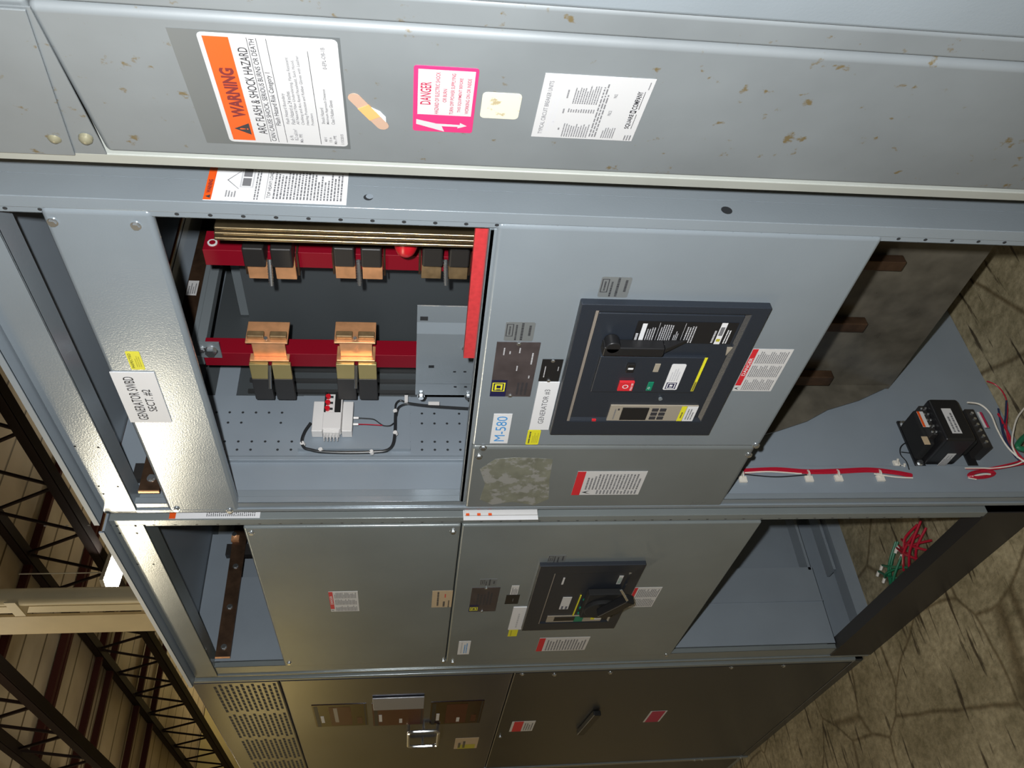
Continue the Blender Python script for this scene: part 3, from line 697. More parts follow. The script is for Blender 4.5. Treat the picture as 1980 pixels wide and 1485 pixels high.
# ------------------------------------------------------------------ circuit breakers
def breaker_A():
    y = -.014; fr = FF(y)
    t = empty('circuit_breaker', (-1.176, .1, .99), 'large dark blue power circuit breaker with red and green buttons under the GENERATOR #3 plate', 'circuit breaker')
    x0, x1, z0, z1 = -1.3655, -.9855, .9915, 1.3235
    ix0, iz0, ix1, iz1 = rect(fr, [(1153, 603), (1453, 611), (1351, 818), (1098, 810)])
    b = MB('navy', FF(0))
    # bezel as four bars with sloped inside edges
    d = .014; s = .012
    o_ = [(x0, z0), (x1, z0), (x1, z1), (x0, z1)]; i_ = [(ix0 - s * .2, iz0 - s * .2), (ix1 + s * .2, iz0 - s * .2), (ix1 + s * .2, iz1 + s * .2), (ix0 - s * .2, iz1 + s * .2)]
    j_ = [(ix0 + s, iz0 + s), (ix1 - s, iz0 + s), (ix1 - s, iz1 - s), (ix0 + s, iz1 - s)]
    v = [(*p, 0) for p in o_] + [(*p, d) for p in o_] + [(*p, d) for p in i_] + [(*p, .003) for p in j_]
    f = []
    for k in range(4):
        n = (k + 1) % 4; f += [(k, n, 4 + n, 4 + k), (4 + k, 4 + n, 8 + n, 8 + k), (8 + k, 8 + n, 12 + n, 12 + k)]
    b.add(v, f); obj('bezel', b, t, bevel=.002)
    b = MB('navy', FF(0)); b.box(ix0 + .006, ix1 - .006, iz0 + .006, iz1 - .006, .0, .01)
    # raised centre block
    cx0, cz0, cx1, cz1 = rect(fr, [(370, 570), (1300, 590), (1160, 890), (270, 885)], 0, C5)
    b.box(cx0, cx1, cz0, cz1, .008, .0165)
    face = obj('front_cover', b, t, bevel=.002)
    b = MB('navy_highlight', FF(0)); b.box(ix0, ix1 + .004, iz1 - .004, iz1 + .001, .0105, .0145); objs('edge_highlight', b, t)
    G = FF(-.0165)
    def R(pts, w=0.): return rect(G, pts, w, C5)
    # label column on the right
    G2 = FF(-.0102)
    def R2(pts): return rect(G2, pts, 0, C5)
    r = R2([(690, 275), (1560, 285), (1500, 480), (640, 450)])
    it = [('r', .02, .9, .9, .945, 'white'), ('l', .02, .95, .5, 1., 1, 'ink_l'), ('l', .04, .8, .8, .89, 4, 'ink_l'), ('r', .04, .775, .95, .779, 'ink_l'), ('l', .04, .63, .95, .76, 6, 'ink_l'), ('l', .1, .56, .62, .61, 3, 'ink_l'), ('r', .04, .52, .95, .524, 'ink_l'), ('l', .04, .4, .9, .5, 4, 'ink_l'), ('r', .0, .11, 1., .17, 'white'), ('r', .12, .12, .25, .16, 'yellow_d'), ('r', .4, .12, .8, .16, 'ink_g'), ('l', .04, .04, .75, .09, 2, 'white'), ('l', .06, .18, .7, .22, 1, 'ink_l')]
    sticker('rating_label', face, G2, r, 'black', it)
    # charging handle
    b = MB('black', FF(0))
    hx0, hz0, hx1, hz1 = rect(FF(-.03), [(390, 490), (925, 505), (900, 590), (385, 550)], 0, C5)
    b.box(hx0, hx1, hz0, hz1, .012, .034); b.cyl((hx1 - .002, hz1 - .016, .01), (hx1 - .002, hz1 - .016, .034), .014, 18)
    b.add([(hx0 + .01, hz0, .034), (hx1, hz0, .034), (hx1 + .004, hz0 - .045, .014), (hx1 - .006, hz0 - .045, .014), (hx0 + .01, hz0, .012), (hx1, hz0, .012)], [(0, 1, 2, 3), (4, 3, 2, 5), (0, 3, 4), (1, 5, 2)])
    obj('charging_handle', b, t, bevel=.003)
    def but(nm, pts, m, h, its=(), c=C5):
        r = rect(G, pts, 0, c); b = MB(m, G); b.box(r[0], r[2], r[1], r[3], 0, h)
        for z in its: b.text(z[0], r[0] + z[1] * (r[2] - r[0]), r[1] + z[2] * (r[3] - r[1]), r[0] + z[3] * (r[2] - r[0]), r[1] + z[4] * (r[3] - r[1]), h + .0002, z[5])
        return obj(nm, b, t, bevel=.0008)
    but('close_button', [(600, 632), (665, 632), (645, 702), (580, 702)], 'black', .006, [('I', .4, .15, .62, .85, 'white')])
    but('trip_button', [(528, 785), (655, 790), (640, 868), (510, 862)], 'redl', .005, [('O', .3, .35, .72, .75, 'white'), ('PUSH OFF', .1, .05, .9, .2, 'white')])
    but('charge_indicator', [(838, 642), (888, 642), (868, 715), (822, 712)], 'beige', .0015)
    but('status_indicator', [(778, 800), (825, 802), (810, 878), (762, 872)], 'green', .0015, [('O', .2, .4, .45, .8, 'white')])
    r = rect(G, [(990, 645), (1112, 650), (1028, 872), (905, 868)], 0, C5); it = []; sqd(it, .04, .15, .3, .88, 'logo_navy', 'white'); it += [('l', .36, .2, .9, .85, 4, 'ink_l')]
    sticker('maker_plate', face, G, r, 'white', it, rnd=.12)
    r = rect(G, [(1278, 590), (1302, 592), (1168, 885), (1145, 880)], 0, C5)
    sticker('caution_strip', face, G, r, 'yellow_d', [('r', .3, .05, 1, .95, 'yellow'), ('l', .02, .2, .3, .8, 1, 'ink')])
    # trip unit
    G3 = FF(-.0105); r = rect(G3, [(458, 1003), (1220, 1000), (1160, 1130), (410, 1130)], 0, C5)
    it = [('x', .1, .56, .88, .86, 'black', .002), ('r', .15, .585, .83, .835, 'lcd')]
    for i in range(2):
        for j in range(3): it.append(('x', .12 + j * .27, .36 + i * .09, .3 + j * .27, .43 + i * .09, 'ink', .0015))
    it += [('r', 0, .13, 1, .19, 'yellow'), ('l', .2, .145, .8, .175, 1, 'ink'), ('r', 0, .0, 1, .125, 'white'), ('l', .1, .02, .9, .11, 3, 'ink_g'), ('l', .1, .92, .9, .95, 1, 'ink_g'), ('r', .7, .89, .82, .91, 'ink')]
    sticker('trip_unit', face, G3, r, 'beige', it, t=.003)
    b = MB('redl', G3); a = cast(G3, crop([(305, 1130)], C5)[0]); b.box(a[0] - .004, a[0] + .003, a[1] - .004, a[1] + .004, 0, .003); obj('reset_button', b, t)
    b = MB('galv', G3); a = cast(G3, crop([(885, 945)], C5)[0]); b.cyl((a[0], a[1], 0), (a[0], a[1], .003), .004, 12); obj('keyhole', b, t)
    b = MB('wire_w', G3); a = cast(G3, crop([(1470, 530)], C5)[0]); b.slab([(a[0] - .012, a[1]), (a[0] + .01, a[1] + .004), (a[0] + .01, a[1] - .006)], .002, 'beige'); obj('interlock_tab', b, t)
    return t
breaker_A()

# ------------------------------------------------------------------ transformer and lower wiring
XT = AL + .007
t = empty('control_transformer', (XT, .18, .2), 'black control power transformer with white labels mounted low on the side wall', 'transformer')
b = MB('black'); b.box(XT + .004, -1.562, .112, .238, .219, .3)
obj('core', b, t, bevel=.007, seg=2)
b = MB('blackmat'); b.box(XT + .008, -1.6, .125, .232, .3005, .324); obj('coil', b, t, bevel=.008, seg=3)
b = MB('blackmat'); b.box(XT + .02, -1.6, .13, .23, .185, .2185); obj('coil', b, t, bevel=.006, seg=3)
b = MB('tape'); b.box(-1.604, -1.582, .14, .23, .301, .318)
for k in range(5): b.cyl((-1.582, .148 + k * .018, .314), (-1.577, .148 + k * .018, .314), .0035, 8, 'zinc'); b.cyl((-1.582, .148 + k * .018, .304), (-1.577, .148 + k * .018, .304), .0035, 8, 'zinc')
obj('terminal_block', b, t, bevel=.002)
b = MB('copper_old'); b.box(-1.599, -1.59, .15, .19, .302, .31); obj('coil_tag', b, t)
b = MB('black'); b.box(XT, XT + .006, .107, .25, .296, .322); b.cut(); b.box(XT, XT + .005, .11, .25, .15, .175); objs('mounting_foot', b, t)
b = MB('zinc', FS(XT + .006)); b.hexbolt(.118, .31, 0, .007, .007); b.cut(); b.hexbolt(.24, .31, 0, .007, .007); objs('foot_bolt', b, t)
FT = FS(-1.562)
sticker('core_label', t, FT, rect(FT, [(1820, 790), (1838, 790), (1860, 838), (1841, 838)]), 'white2', [('l', .05, .1, .95, .9, 2, 'ink_g')])
FT2 = FF(.1115)
sticker('core_label', t, FT2, rect(FT2, [(1833, 877), (1849, 877), (1826, 902), (1810, 902)]), 'white2', [('l', .05, .05, .95, .95, 5, 'ink_g')])
sticker('terminal_label', t, FS(-1.576), rect(FS(-1.576), [(1773, 796), (1784, 796), (1797, 826), (1784, 826)]), 'white2', [('r', 0, .6, 1, 1, 'orange')])
b = MB('tan_l', FS(-1.5995)); a = cast(FS(-1.5995), (1790, 852)); b.box(a[0] - .012, a[0] + .012, a[1] - .008, a[1] + .008, 0, .001); obj('tag', b, t)
# terminal strip below the transformer
t = empty('terminal_strip', (XT, .2, .05), 'small terminal strip with a white and red label just below the transformer', 'terminal block')
b = MB('tape'); b.box(XT, XT + .06, .13, .25, .135, .16)
for k in range(6): b.cyl((XT + .06, .145 + k * .018, .147), (XT + .065, .145 + k * .018, .147), .004, 8, 'zinc')
obj('block', b, t)
sticker('strip_label', t, FS(XT + .066), rect(FS(XT + .066), [(1889, 797), (1898, 797), (1912, 827), (1903, 827)]), 'white2', [('r', 0, 0, 1, .5, 'pink_d')])
# red harness along the gutter edge
XG = AL + .022
def G_(px, w=.0): return PX(px, XG + w)
t = empty('red_wire_bundle', G_((1600, 912)), 'bundle of red and white control wires tied along the side wall of the lower opening', 'cable')
b = MB('wire_r')
R_ = [(1438, 911), (1500, 908), (1560, 912), (1620, 911), (1680, 909), (1730, 914), (1762, 920)]
for k in range(5):
    o = (k - 2) * 1.7
    b.tube([G_((x + (k % 2) * 2, y + o * (1.2 if 1 < i < 1.5 else .8) + random.uniform(-1, 1)), .004 + .002 * (k % 3)) for i, (x, y) in enumerate(R_)], .0022, 6, 'wire_r')
obj('red_wires', b, t)
b = MB('wire_w'); b.tube([G_((1440, 914), .01), G_((1490, 912), .012), G_((1550, 916), .006)], .0018, 6); b.cut(); b.tube([G_((1690, 916), .008), G_((1730, 922), .009), G_((1765, 924), .008)], .002, 6); objs('white_wire', b, t)
b = MB('wire_k'); b.tube([G_((1440, 917), .006), G_((1500, 922), .006), G_((1560, 918), .006)], .0016, 6); obj('black_wire', b, t)
b = MB('wire_w')
for a in ((1435, 925), (1563, 924), (1620, 923), (1701, 923)):
    q = G_(a); b.cut(); b.box(q.x - .001, q.x + .004, q.y - .012, q.y + .004, q.z - .01, q.z + .01)
    b.cyl(q + Vector((.004, .008, -.001)), q + Vector((.004, .008, .001)), .011, 10)
objs('tie_mount', b, t)
t = MB('wire_k'); t.tube([PX((1763, 850), XT + .01), PX((1743, 862), XT + .02), PX((1741, 878), XT + .02), PX((1752, 892), XT + .02), PX((1758, 908), XT + .02)], .0014, 6); t.tube([PX((1743, 874), XT + .02), PX((1760, 876), XT + .01)], .0012, 6)
obj('thin_wire', t, label='thin black wire bowed beside the transformer foot', cat='cable')
for i, a in enumerate(((1733, 899), (1746, 908))):
    q = PX(a, XT); b = MB('wire_w'); b.box(q.x, q.x + .006, q.y - .01, q.y + .01, q.z - .008, q.z + .008); b.cyl(q + Vector((.006, 0, 0)), q + Vector((.02, .004, .004)), .003, 8)
    obj('tie_base', b, label=['white adhesive tie base on the wall left of the transformer foot', 'white adhesive tie base at the gutter edge below the transformer wire'][i], cat='cable tie base')
# coil of leads at the right frame edge
t = empty('wire_coil', G_((1900, 915)), 'coiled red and white leads hanging at the bottom of the lower opening', 'cable')
b = MB('wire_r')
for k in range(5):
    pts = []
    for i in range(13):
        an = 6.283 * i / 12; pts.append(G_((1898 + (27 - k * 2.5) * math.cos(an), 917 + (8 - k) * math.sin(an) - 2 * math.cos(an)), .004 + k * .002))
    b.tube(pts, .0017, 6, 'wire_r' if k % 3 else 'wire_r', sub=2)
b.tube([G_((1868, 906), .01), G_((1905, 906), .01), G_((1930, 902), .02), G_((1968, 893), .03), G_((1990, 884), .04)], .0022, 6)
b.tube([G_((1895, 911), .01), G_((1930, 906), .02), G_((1968, 899), .03), G_((1995, 893), .04)], .0022, 6); obj('red_leads', b, t)
b = MB('wire_w'); b.tube([G_((1866, 905), .012), G_((1900, 905), .014), G_((1925, 905), .02), G_((1968, 897), .035), G_((1998, 878), .05)], .0018, 6); b.tube([G_((1880, 921), .01), G_((1900, 917), .014), G_((1915, 917), .014)], .0022, 6); b.tube([G_((1872, 924), .01), G_((1888, 927), .01)], .0015, 6); obj('white_leads', b, t)
t = empty('loose_leads', PX((1950, 840), -1.6), 'loose white, red and blue leads fanning up from the floor beside the transformer', 'cable')
XL_ = -1.6
b = MB('wire_w'); b.tube([PX(a, XL_) for a in ((1870, 778), (1895, 782), (1915, 800), (1928, 830), (1945, 860), (1966, 882), (1995, 902))], .0022, 7); b.cut(); b.tube([PX(a, XL_) for a in ((1985, 784), (1968, 806), (1960, 830), (1957, 860), (1968, 885))], .0022, 7); objs('white_lead', b, t)
b = MB('wire_r'); b.tube([PX(a, XL_ - .03) for a in ((1908, 737), (1925, 744), (1940, 760), (1948, 785), (1946, 830), (1955, 870), (1975, 890))], .0018, 7); b.cut(); b.tube([PX(a, XL_ - .03) for a in ((1930, 800), (1950, 840), (1962, 870), (1985, 895))], .003, 7); objs('red_lead', b, t)
b = MB('wire_b'); b.tube([PX(a, XL_ - .03) for a in ((1946, 775), (1944, 810), (1938, 830), (1948, 860), (1965, 885))], .0026, 7); b.cut(); b.tube([PX(a, XL_ - .03) for a in ((1930, 790), (1938, 830), (1955, 870), (1970, 890))], .0022, 7); objs('blue_lead', b, t)
b = MB('wire_g'); b.tube([PX(a, XL_) for a in ((1995, 835), (1975, 850), (1968, 865), (1990, 870))], .007, 8); obj('green_lead', b, t)
# clear film scrap lower right
b = MB('film'); b.add([PX(a, -1.64) for a in ((1955, 910), (1985, 903), (1990, 960), (1975, 955))], [(0, 1, 2, 3)]); 

# ------------------------------------------------------------------ booklets wedged between the sections
z1_ = P((896, 995)).z; z0_ = P((1040, 995)).z
t = empty('folded_booklets', (-1.705, 0, z0_), 'white folded instruction papers wedged upright in the gap between two sections', 'papers')
b = MB('white'); b.box(-1.716, -1.7145, -.012, .07, z0_, z1_); b.box(-1.7175, -1.7165, -.0, .08, z0_ + .002, z1_ - .001); obj('paper', b, t)
b = MB('white2'); b.box(-1.7, -1.6985, -.008, .07, z0_ + .003, z1_ - .002); b.box(-1.7035, -1.7005, -.003, .06, z0_ + .003, z1_ - .002, 'ink_g')
for k in range(3): b.box(-1.70, -1.698, -.0085, -.003, z1_ - .013 - k * .026, z1_ - .005 - k * .026, 'orange')
obj('booklet', b, t)

# ================================================================== SECTION B
BR_, BL = -1.7225, -2.735
B = empty('switchgear_section', ((BR_ + BL) / 2, .6, 0), 'middle grey switchgear section with a smaller rotary-handled breaker and open top and bottom', 'electrical cabinet')
corner_posts(B, BR_, BL, 'paint_b', None, .075)
b = MB('paint_b'); b.box(BL, BR_ - .02, 0, .004, 2.192, ZT); b.box(BL, BR_ - .02, 0, .05, 2.192, 2.195)
for a in ((226, 1017), (262, 1017), (232, 1031), (265, 1031), (266, 1091), (297, 1091)):
    u, v = cast(F0, a); b.add([(u + .004 * math.cos(6.283 * i / 10), -.0002, v + .0028 * math.sin(6.283 * i / 10)) for i in range(10)], [tuple(range(10))], 'hole')
obj('top_beam', b, B, bevel=.0012)
b = MB('paint_in'); b.box(BL, BR_, -.028, 1.2, ZT + .003, ZT + .008); b.box(BL, BR_, -.03, -.026, ZT + .003, ZT + .014); obj('roof', b, B)
b = MB('paint_in'); b.box(BR_ - .003, BR_, .05, 1.2, 0, ZT)
for k in range(3): b.box(BR_, BR_ + .006, .33 + k * .06, .345 + k * .06, .9, 2.0)
sb = obj('side_panel', b, B)
r = (.012, P((500, 997), 0).z, .05, P((322, 997), 0).z)
it = [('r', 0, .93, 1, 1, 'orange'), ('l', .05, .05, .95, .6, 24, 'ink_g'), ('l', .2, .62, .7, .88, 4, 'ink_l')]
sticker('warning_label', sb, FS(BR_ + .0002), (0.003, r[1], .1, r[3]), 'white', it)
x0B = -2.662; x1B = BR_ - .0395
btp = panel('top_cover', B, x0B, x1B, 1.4785, 1.9795, 'paint_b', .02, 0, pxb((486, 1030), (876, 1028), (559, 1282), (857, 1278)))
CBT = (440, 980, 4.304)
sticker('danger_label', btp, F0, rect(F0, [(840, 705), (1080, 702), (1100, 868), (860, 868)], 0, CBT), 'white2', hazard())
sticker('tan_label', btp, F0, rect(F0, [(1705, 698), (1875, 698), (1862, 835), (1697, 833)], 0, CBT), 'tan_l', [('l', .1, .62, .95, .8, 1, 'ink', 1.), ('l', .05, .3, .4, .5, 1, 'ink'), ('l', .6, .3, .9, .42, 1, 'redl'), ('l', .0, .1, .5, .22, 1, 'ink')])
bbp = panel('breaker_cover', B, x0B, x1B, .731, 1.4765, 'paint_b', .02, 0, pxb((875, 1280), (1288, 1266)))
it = [('r', .0, .66, .3, 1., 'logo_navy')]; sqd(it, .04, .68, .2, .97, 'yellow', 'logo_navy'); it += [('b', .98, .5, .0035), ('b', .02, .5, .0035), ('l', .3, .2, .9, .8, 5, 'ink')]
sticker('rating_plate', bbp, F0, rect(F0, [(238, 432), (482, 430), (440, 637), (207, 637)], 0, CB), 'plate_dark', it, t=.0012)
sticker('approval_label', bbp, F0, rect(F0, [(308, 358), (455, 358), (448, 414), (302, 416)], 0, CB), 'decal_grey', EMB)
sticker('approval_label', bbp, F0, rect(F0, [(905, 150), (1060, 150), (1040, 212), (890, 212)], 0, CB), 'decal_grey', EMB)
sticker('small_label', bbp, F0, rect(F0, [(583, 415), (648, 415), (633, 492), (567, 492)], 0, CB), 'white2', [('l', .05, .1, .95, .9, 4, 'ink_g')])
sticker('small_plate', bbp, F0, rect(F0, [(535, 495), (652, 495), (637, 573), (522, 573)], 0, CB), 'black', [('l', .3, .4, .7, .5, 1, 'ink_g')])
sticker('generator_nameplate', bbp, F0, rect(F0, [(600, 598), (715, 600), (670, 793), (550, 793)], 0, CB), 'white', [('l', .1, .35, .8, .6, 1, 'ink_l')], t=.002)
sticker('inspection_label', bbp, F0, rect(F0, [(557, 797), (635, 797), (628, 855), (550, 855)], 0, CB), 'yellow', [('l', .1, .6, .9, .85, 1, 'yellow_d', 1.)])
sticker('equipment_number_label', bbp, F0, rect(F0, [(118, 900), (222, 897), (215, 1012), (115, 1012)], 0, CB), 'white', [('l', .1, .62, .92, .84, 1, 'ink_l', 1.), ('l', .1, .2, .92, .55, 2, 'blue', 1.)])
sticker('danger_label', bbp, F0, rect(F0, [(825, 870), (1265, 862), (1215, 975), (795, 983)], 0, CB), 'white2', [('r', 0, .88, 1, 1, 'redl'), ('l', .06, .04, .94, .84, 14, 'ink_g')])
sticker('danger_label', bbp, F0, rect(F0, [(1660, 430), (1890, 430), (1800, 600), (1570, 600)], 0, CB), 'white2', [('r', 0.2, .88, 1, 1, 'redl'), ('l', .04, .04, .48, .84, 12, 'ink_g'), ('l', .52, .04, .96, .84, 12, 'ink_g')])
# inside of B
XB = BL + .085
b = MB('paint_in'); b.box(XB - .003, XB, .02, .3, .15, 2.19); b.box(XB - .003, XB, .02, .46, 2.19, ZT)
b.box(XB, XB + .004, .17, .174, .15, .72)
obj('left_side_sheet', b, B)
b = MB('paint_in'); b.box(XB - .06, XB, .29, .9, .155, .165); b.box(XB - .06, XB, .29, .9, .06, .07); b.box(XB - .04, XB + .02, .02, .95, .0, .05); obj('bottom_rail', b, B)
b = MB('paint_in'); b.box(BL, BR_, 1.17, 1.2, 1.1, ZT); obj('rear_panel', b, B)
b = MB('blackmat'); b.box(BL + .02, BR_ - .03, .6, .61, 1.9, 2.25); obj('dark_divider', b, B)
b = MB('tape'); b.box(BL + .02, BR_ - .0, -.002, .04, .0, .148); obj('base_channel', b, B)
t = flatbar(XB + .05, 2.138, 2.182, .015, .47, 'long dark copper bar running back inside the top of the middle section')
b = MB('tape'); b.box(XB + .02, XB + .045, .36, .4, 2.1, 2.2); obj('bar_clamp', b, t)
b = MB('copper', FS(XB + .052)); a = cast(b.fr, (455, 1038)); b.box(a[0] - .02, a[0] + .0, a[1] - .015, a[1] + .01, 0, .012); b.cyl((a[0], a[1], .012), (a[0], a[1], .02), .008, 10, 'zinc'); obj('lug', b, t)

def breaker_B():
    fr = FF(-.012)
    t = empty('circuit_breaker', (-2.2, .1, .976), 'smaller dark circuit breaker with a black rotary handle on the middle section', 'circuit breaker')
    CC = (1020, 1080, 8.25)
    x0, z0, x1, z1 = rect(fr, [(180, 130), (1870, 100), (1400, 1130), (-75, 1140)], 0, CC)
    ix0, iz0, ix1, iz1 = rect(fr, [(400, 260), (1670, 210), (1300, 1000), (200, 1050)], 0, CC)
    b = MB('navy2', FF(0)); o_ = [(x0, z0), (x1, z0), (x1, z1), (x0, z1)]; i_ = [(ix0, iz0), (ix1, iz0), (ix1, iz1), (ix0, iz1)]; s = .012
    j_ = [(ix0 + s, iz0 + s), (ix1 - s, iz0 + s), (ix1 - s, iz1 - s), (ix0 + s, iz1 - s)]
    v = [(*p, 0) for p in o_] + [(*p, .012) for p in o_] + [(*p, .012) for p in i_] + [(*p, .003) for p in j_]; f = []
    for k in range(4):
        n = (k + 1) % 4; f += [(k, n, 4 + n, 4 + k), (4 + k, 4 + n, 8 + n, 8 + k), (8 + k, 8 + n, 12 + n, 12 + k)]
    b.add(v, f); obj('bezel', b, t, bevel=.002)
    b = MB('navy2', FF(0)); b.box(ix0 + .005, ix1 - .005, iz0 + .005, iz1 - .005, 0, .008); face = obj('front_cover', b, t)
    b = MB('navy_highlight', FF(0)); b.box(ix0, ix1, iz1 - .002, iz1 + .0005, .0095, .0125); obj('edge_highlight', b, t)
    G = FF(-.0085)
    def st(nm, pts, m, it=(), th=.001): return sticker(nm, face, G, rect(G, pts, 0, CC), m, it, t=th)
    st('small_label', [(572, 305), (600, 305), (568, 410), (538, 410)], 'white2')
    st('rating_label', [(1465, 272), (1530, 275), (1480, 405), (1418, 400)], 'white2', [('l', .1, .1, .9, .9, 4, 'green')])
    st('maker_plate', [(553, 615), (697, 612), (655, 800), (512, 808)], 'white2', [('l', .02, .05, .3, .95, 2, 'wire_b')])
    st('caution_strip', [(838, 580), (855, 580), (738, 905), (716, 905)], 'yellow', (), .002)
    st('trip_unit', [(320, 890), (1150, 915), (1190, 990), (298, 1000)], 'beige', [('x', .25, .5, .85, .87, 'black', .0015), ('r', 0, .34, .9, .5, 'green'), ('r', .3, .13, .8, .2, 'yellow'), ('r', .3, .0, 1, .13, 'white')], .002)
    # green indicators
    for a in ((915, 650), (850, 780), (825, 860)):
        u, v = cast(G, crop([a], CC)[0]); b = MB('green', G); b.cyl((u, v, 0), (u, v, .004), .006, 12); obj('indicator', b, t)
    # rotary handle mechanism
    r = rect(G, [(930, 590), (1500, 570), (1350, 1000), (900, 880)], .02, CC)
    b = MB('blackmat', G); b.box(r[0], r[2], r[1], r[3], 0, .0205); b.cyl(((r[0] + r[2]) / 2, (r[1] + r[3]) / 2, .02), ((r[0] + r[2]) / 2, (r[1] + r[3]) / 2, .034), .05, 28)
    obj('handle_housing', b, t, bevel=.004)
    p = cast(G, crop([(1450, 640)], CC)[0], .05); c = ((r[0] + r[2]) / 2, (r[1] + r[3]) / 2)
    b = MB('black', G); b.obox((c[0] + .02, c[1] + .01, .05), (p[0] + .01, p[1] - .03, .055), .03, .026, (0, 0, 1)); obj('rotary_handle', b, t, bevel=.005)
    h0 = cast(G, crop([(1490, 490)], CC)[0], .068); h1 = cast(G, crop([(1590, 660)], CC)[0], .068)
    b = MB('zinc', G); b.obox((*h0, .07), (*h1, .07), .006, .002, (0, 0, 1)); obj('handle_strip', b, t)
breaker_B()

# things lying on the floor of the middle section
for nm, m, c_, lab in (('wire_bundle', 'wire_r', (1775, 1060), 'red wire bundle with white tips lying on the floor inside the middle section'), ('wire_bundle', 'wire_g', (1745, 1110), 'green wire bundle lying on the floor inside the middle section')):
    q = PZ(c_, .02); b = MB(m)
    for k in range(9):
        a = random.uniform(-.5, .5); L = random.uniform(.05, .09); o = Vector((random.uniform(-.03, .03), random.uniform(-.03, .03), random.uniform(0, .03)))
        b.tube([q + o + Vector((-L * math.cos(a), -L * math.sin(a) * 2, 0)), q + o + Vector((0, 0, .02)), q + o + Vector((L * math.cos(a), L * math.sin(a) * 2, 0))], .004, 6)
        if k % 2: e_ = q + o + Vector((-L * math.cos(a), -L * math.sin(a) * 2, 0)); b.cyl(e_, e_ + Vector((-.012, -.012, .004)), .005, 6, 'wire_w')
    obj(nm, b, label=lab, cat='cable')

# ================================================================== SECTION C
CR, CL = -2.768, -4.02
Cc = empty('switchgear_section', ((CR + CL) / 2, .6, 0), 'dark far switchgear section with a slotted vent at the top and closed doors', 'electrical cabinet')
b = MB('paint_b'); b.box(CR - .02, CR, 0, .05, 0, 2.285); obj('corner_post', b, Cc, bevel=.004)
b = MB('paint_in'); b.box(CR - .003, CR, .05, 1.2, 0, 2.28); b.box(CL, CR, 0.02, 1.2, 2.28, 2.288); b.box(CL, CL + .003, .02, 1.2, 0, 2.28); obj('side_panel', b, Cc)
CV = (340, 1280, 5.5)
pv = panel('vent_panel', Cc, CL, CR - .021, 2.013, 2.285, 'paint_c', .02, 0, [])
b = MB('blackmat', F0)
for g in range(4):
    ut = CR - .033 - g * .31; b.cut()
    zt0 = 2.025; rows = 11
    for i in range(12):
        z = zt0 + i * .0172
        for j in range(8):
            u = ut - .006 - j * .034 - (.017 if i % 2 else 0)
            if u - .024 > CL + .02: b.box(u - .026, u, z, z + .0085, -.001, .0005)
objs('vent_slots', b, pv, smooth=False)
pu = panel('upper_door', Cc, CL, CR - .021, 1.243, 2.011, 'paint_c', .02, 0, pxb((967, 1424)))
pl = panel('lower_door', Cc, CL, CR - .021, .035, 1.241, 'paint_c_shade', .02, 0, pxb((1010, 1303), (1072, 1304), (1180, 1300), (1414, 1290), (1515, 1287)))
b = MB('paint_c_shade'); b.box(CL, CR, .0, .04, 0, .032); obj('base_channel', b, Cc, bevel=.003)
CD = (580, 1300, 4.714)
def wd(pts): return rect(F0, pts, 0, CD)
for i, (pts, m) in enumerate((([(115, 295), (620, 285), (610, 480), (140, 490)], 'glassdark'), ([(660, 280), (1130, 270), (1120, 470), (665, 480)], 'maroon'), ([(1185, 265), (1665, 260), (1650, 460), (1190, 465)], 'glassdark'))):
    r = wd(pts)
    sticker('relay_window', pu, F0, r, m, [('r', .0, .9, .95, .97, 'black'), ('r', .0, .02, 1, .05, 'black'), ('x', .2, .82, .5, .88, 'white2', .001), ('r', .05, .3, .9, .7, 'maroon'), ('r', .1, .1, .4, .2, 'maroon'), ('r', .2, .55, .85, .62, 'beige') if i == 0 else ('r', .1, .42, .3, .48, 'white2')], t=.002)
r = wd([(660, 220), (1135, 212), (1130, 318), (665, 325)])
b = MB('film', F0); b.box(r[0], r[2], r[1], r[3], .002, .008); obj('clear_cover', b, pu, bevel=.004)
# handle ring
r = wd([(985, 490), (1255, 490), (1255, 625), (990, 625)])
b = MB('zinc', F0); u0, v0, u1, v1 = r; k = .02; rr = []
for cx_, cy_, a in ((u1 - k, v0 + k, -90), (u1 - k, v1 - k, 0), (u0 + k, v1 - k, 90), (u0 + k, v0 + k, 180)):
    for i in range(5): an = math.radians(a + i * 22.5); rr.append((cx_ + k * math.cos(an), cy_ + k * math.sin(an), .02))
b.tube(rr + rr[:1], .0065, 8, sub=0); b.cyl((u0, (v0 + v1) / 2, 0), (u0, (v0 + v1) / 2, .022), .005, 8); b.cyl((u1, (v0 + v1) / 2, 0), (u1, (v0 + v1) / 2, .022), .005, 8)
obj('pull_handle', b, pu, label='oval metal pull handle')
sticker('door_label', pu, F0, wd([(1415, 600), (1620, 595), (1620, 690), (1405, 695)]), 'tan_l', [('r', .0, .1, .4, .85, 'yellow_d'), ('l', .1, .5, .9, .9, 2, 'ink')])
CE = (960, 1260, 2.676)
sticker('danger_label', pl, F0, rect(F0, [(80, 360), (200, 360), (185, 410), (68, 412)], 0, CE), 'white2', [('r', 0, .5, 1, .9, 'redl'), ('l', .1, .05, .9, .45, 4, 'ink_g')])
sticker('danger_label', pl, F0, rect(F0, [(795, 307), (880, 307), (845, 360), (762, 365)], 0, CE), 'white2', [('r', 0, .1, 1, .9, 'pink_d')])
b = MB('black', F0); q0 = cast(F0, crop([(520, 300)], CE)[0]); q1 = cast(F0, crop([(430, 405)], CE)[0]); b.obox((*q0, .012), (*q1, .012), .03, .02, (0, 0, 1)); obj('door_latch', b, pl, bevel=.004)
b = MB('zinc', F0)
for a in ((308, 400), (405, 1318), (588, 1424)): pass
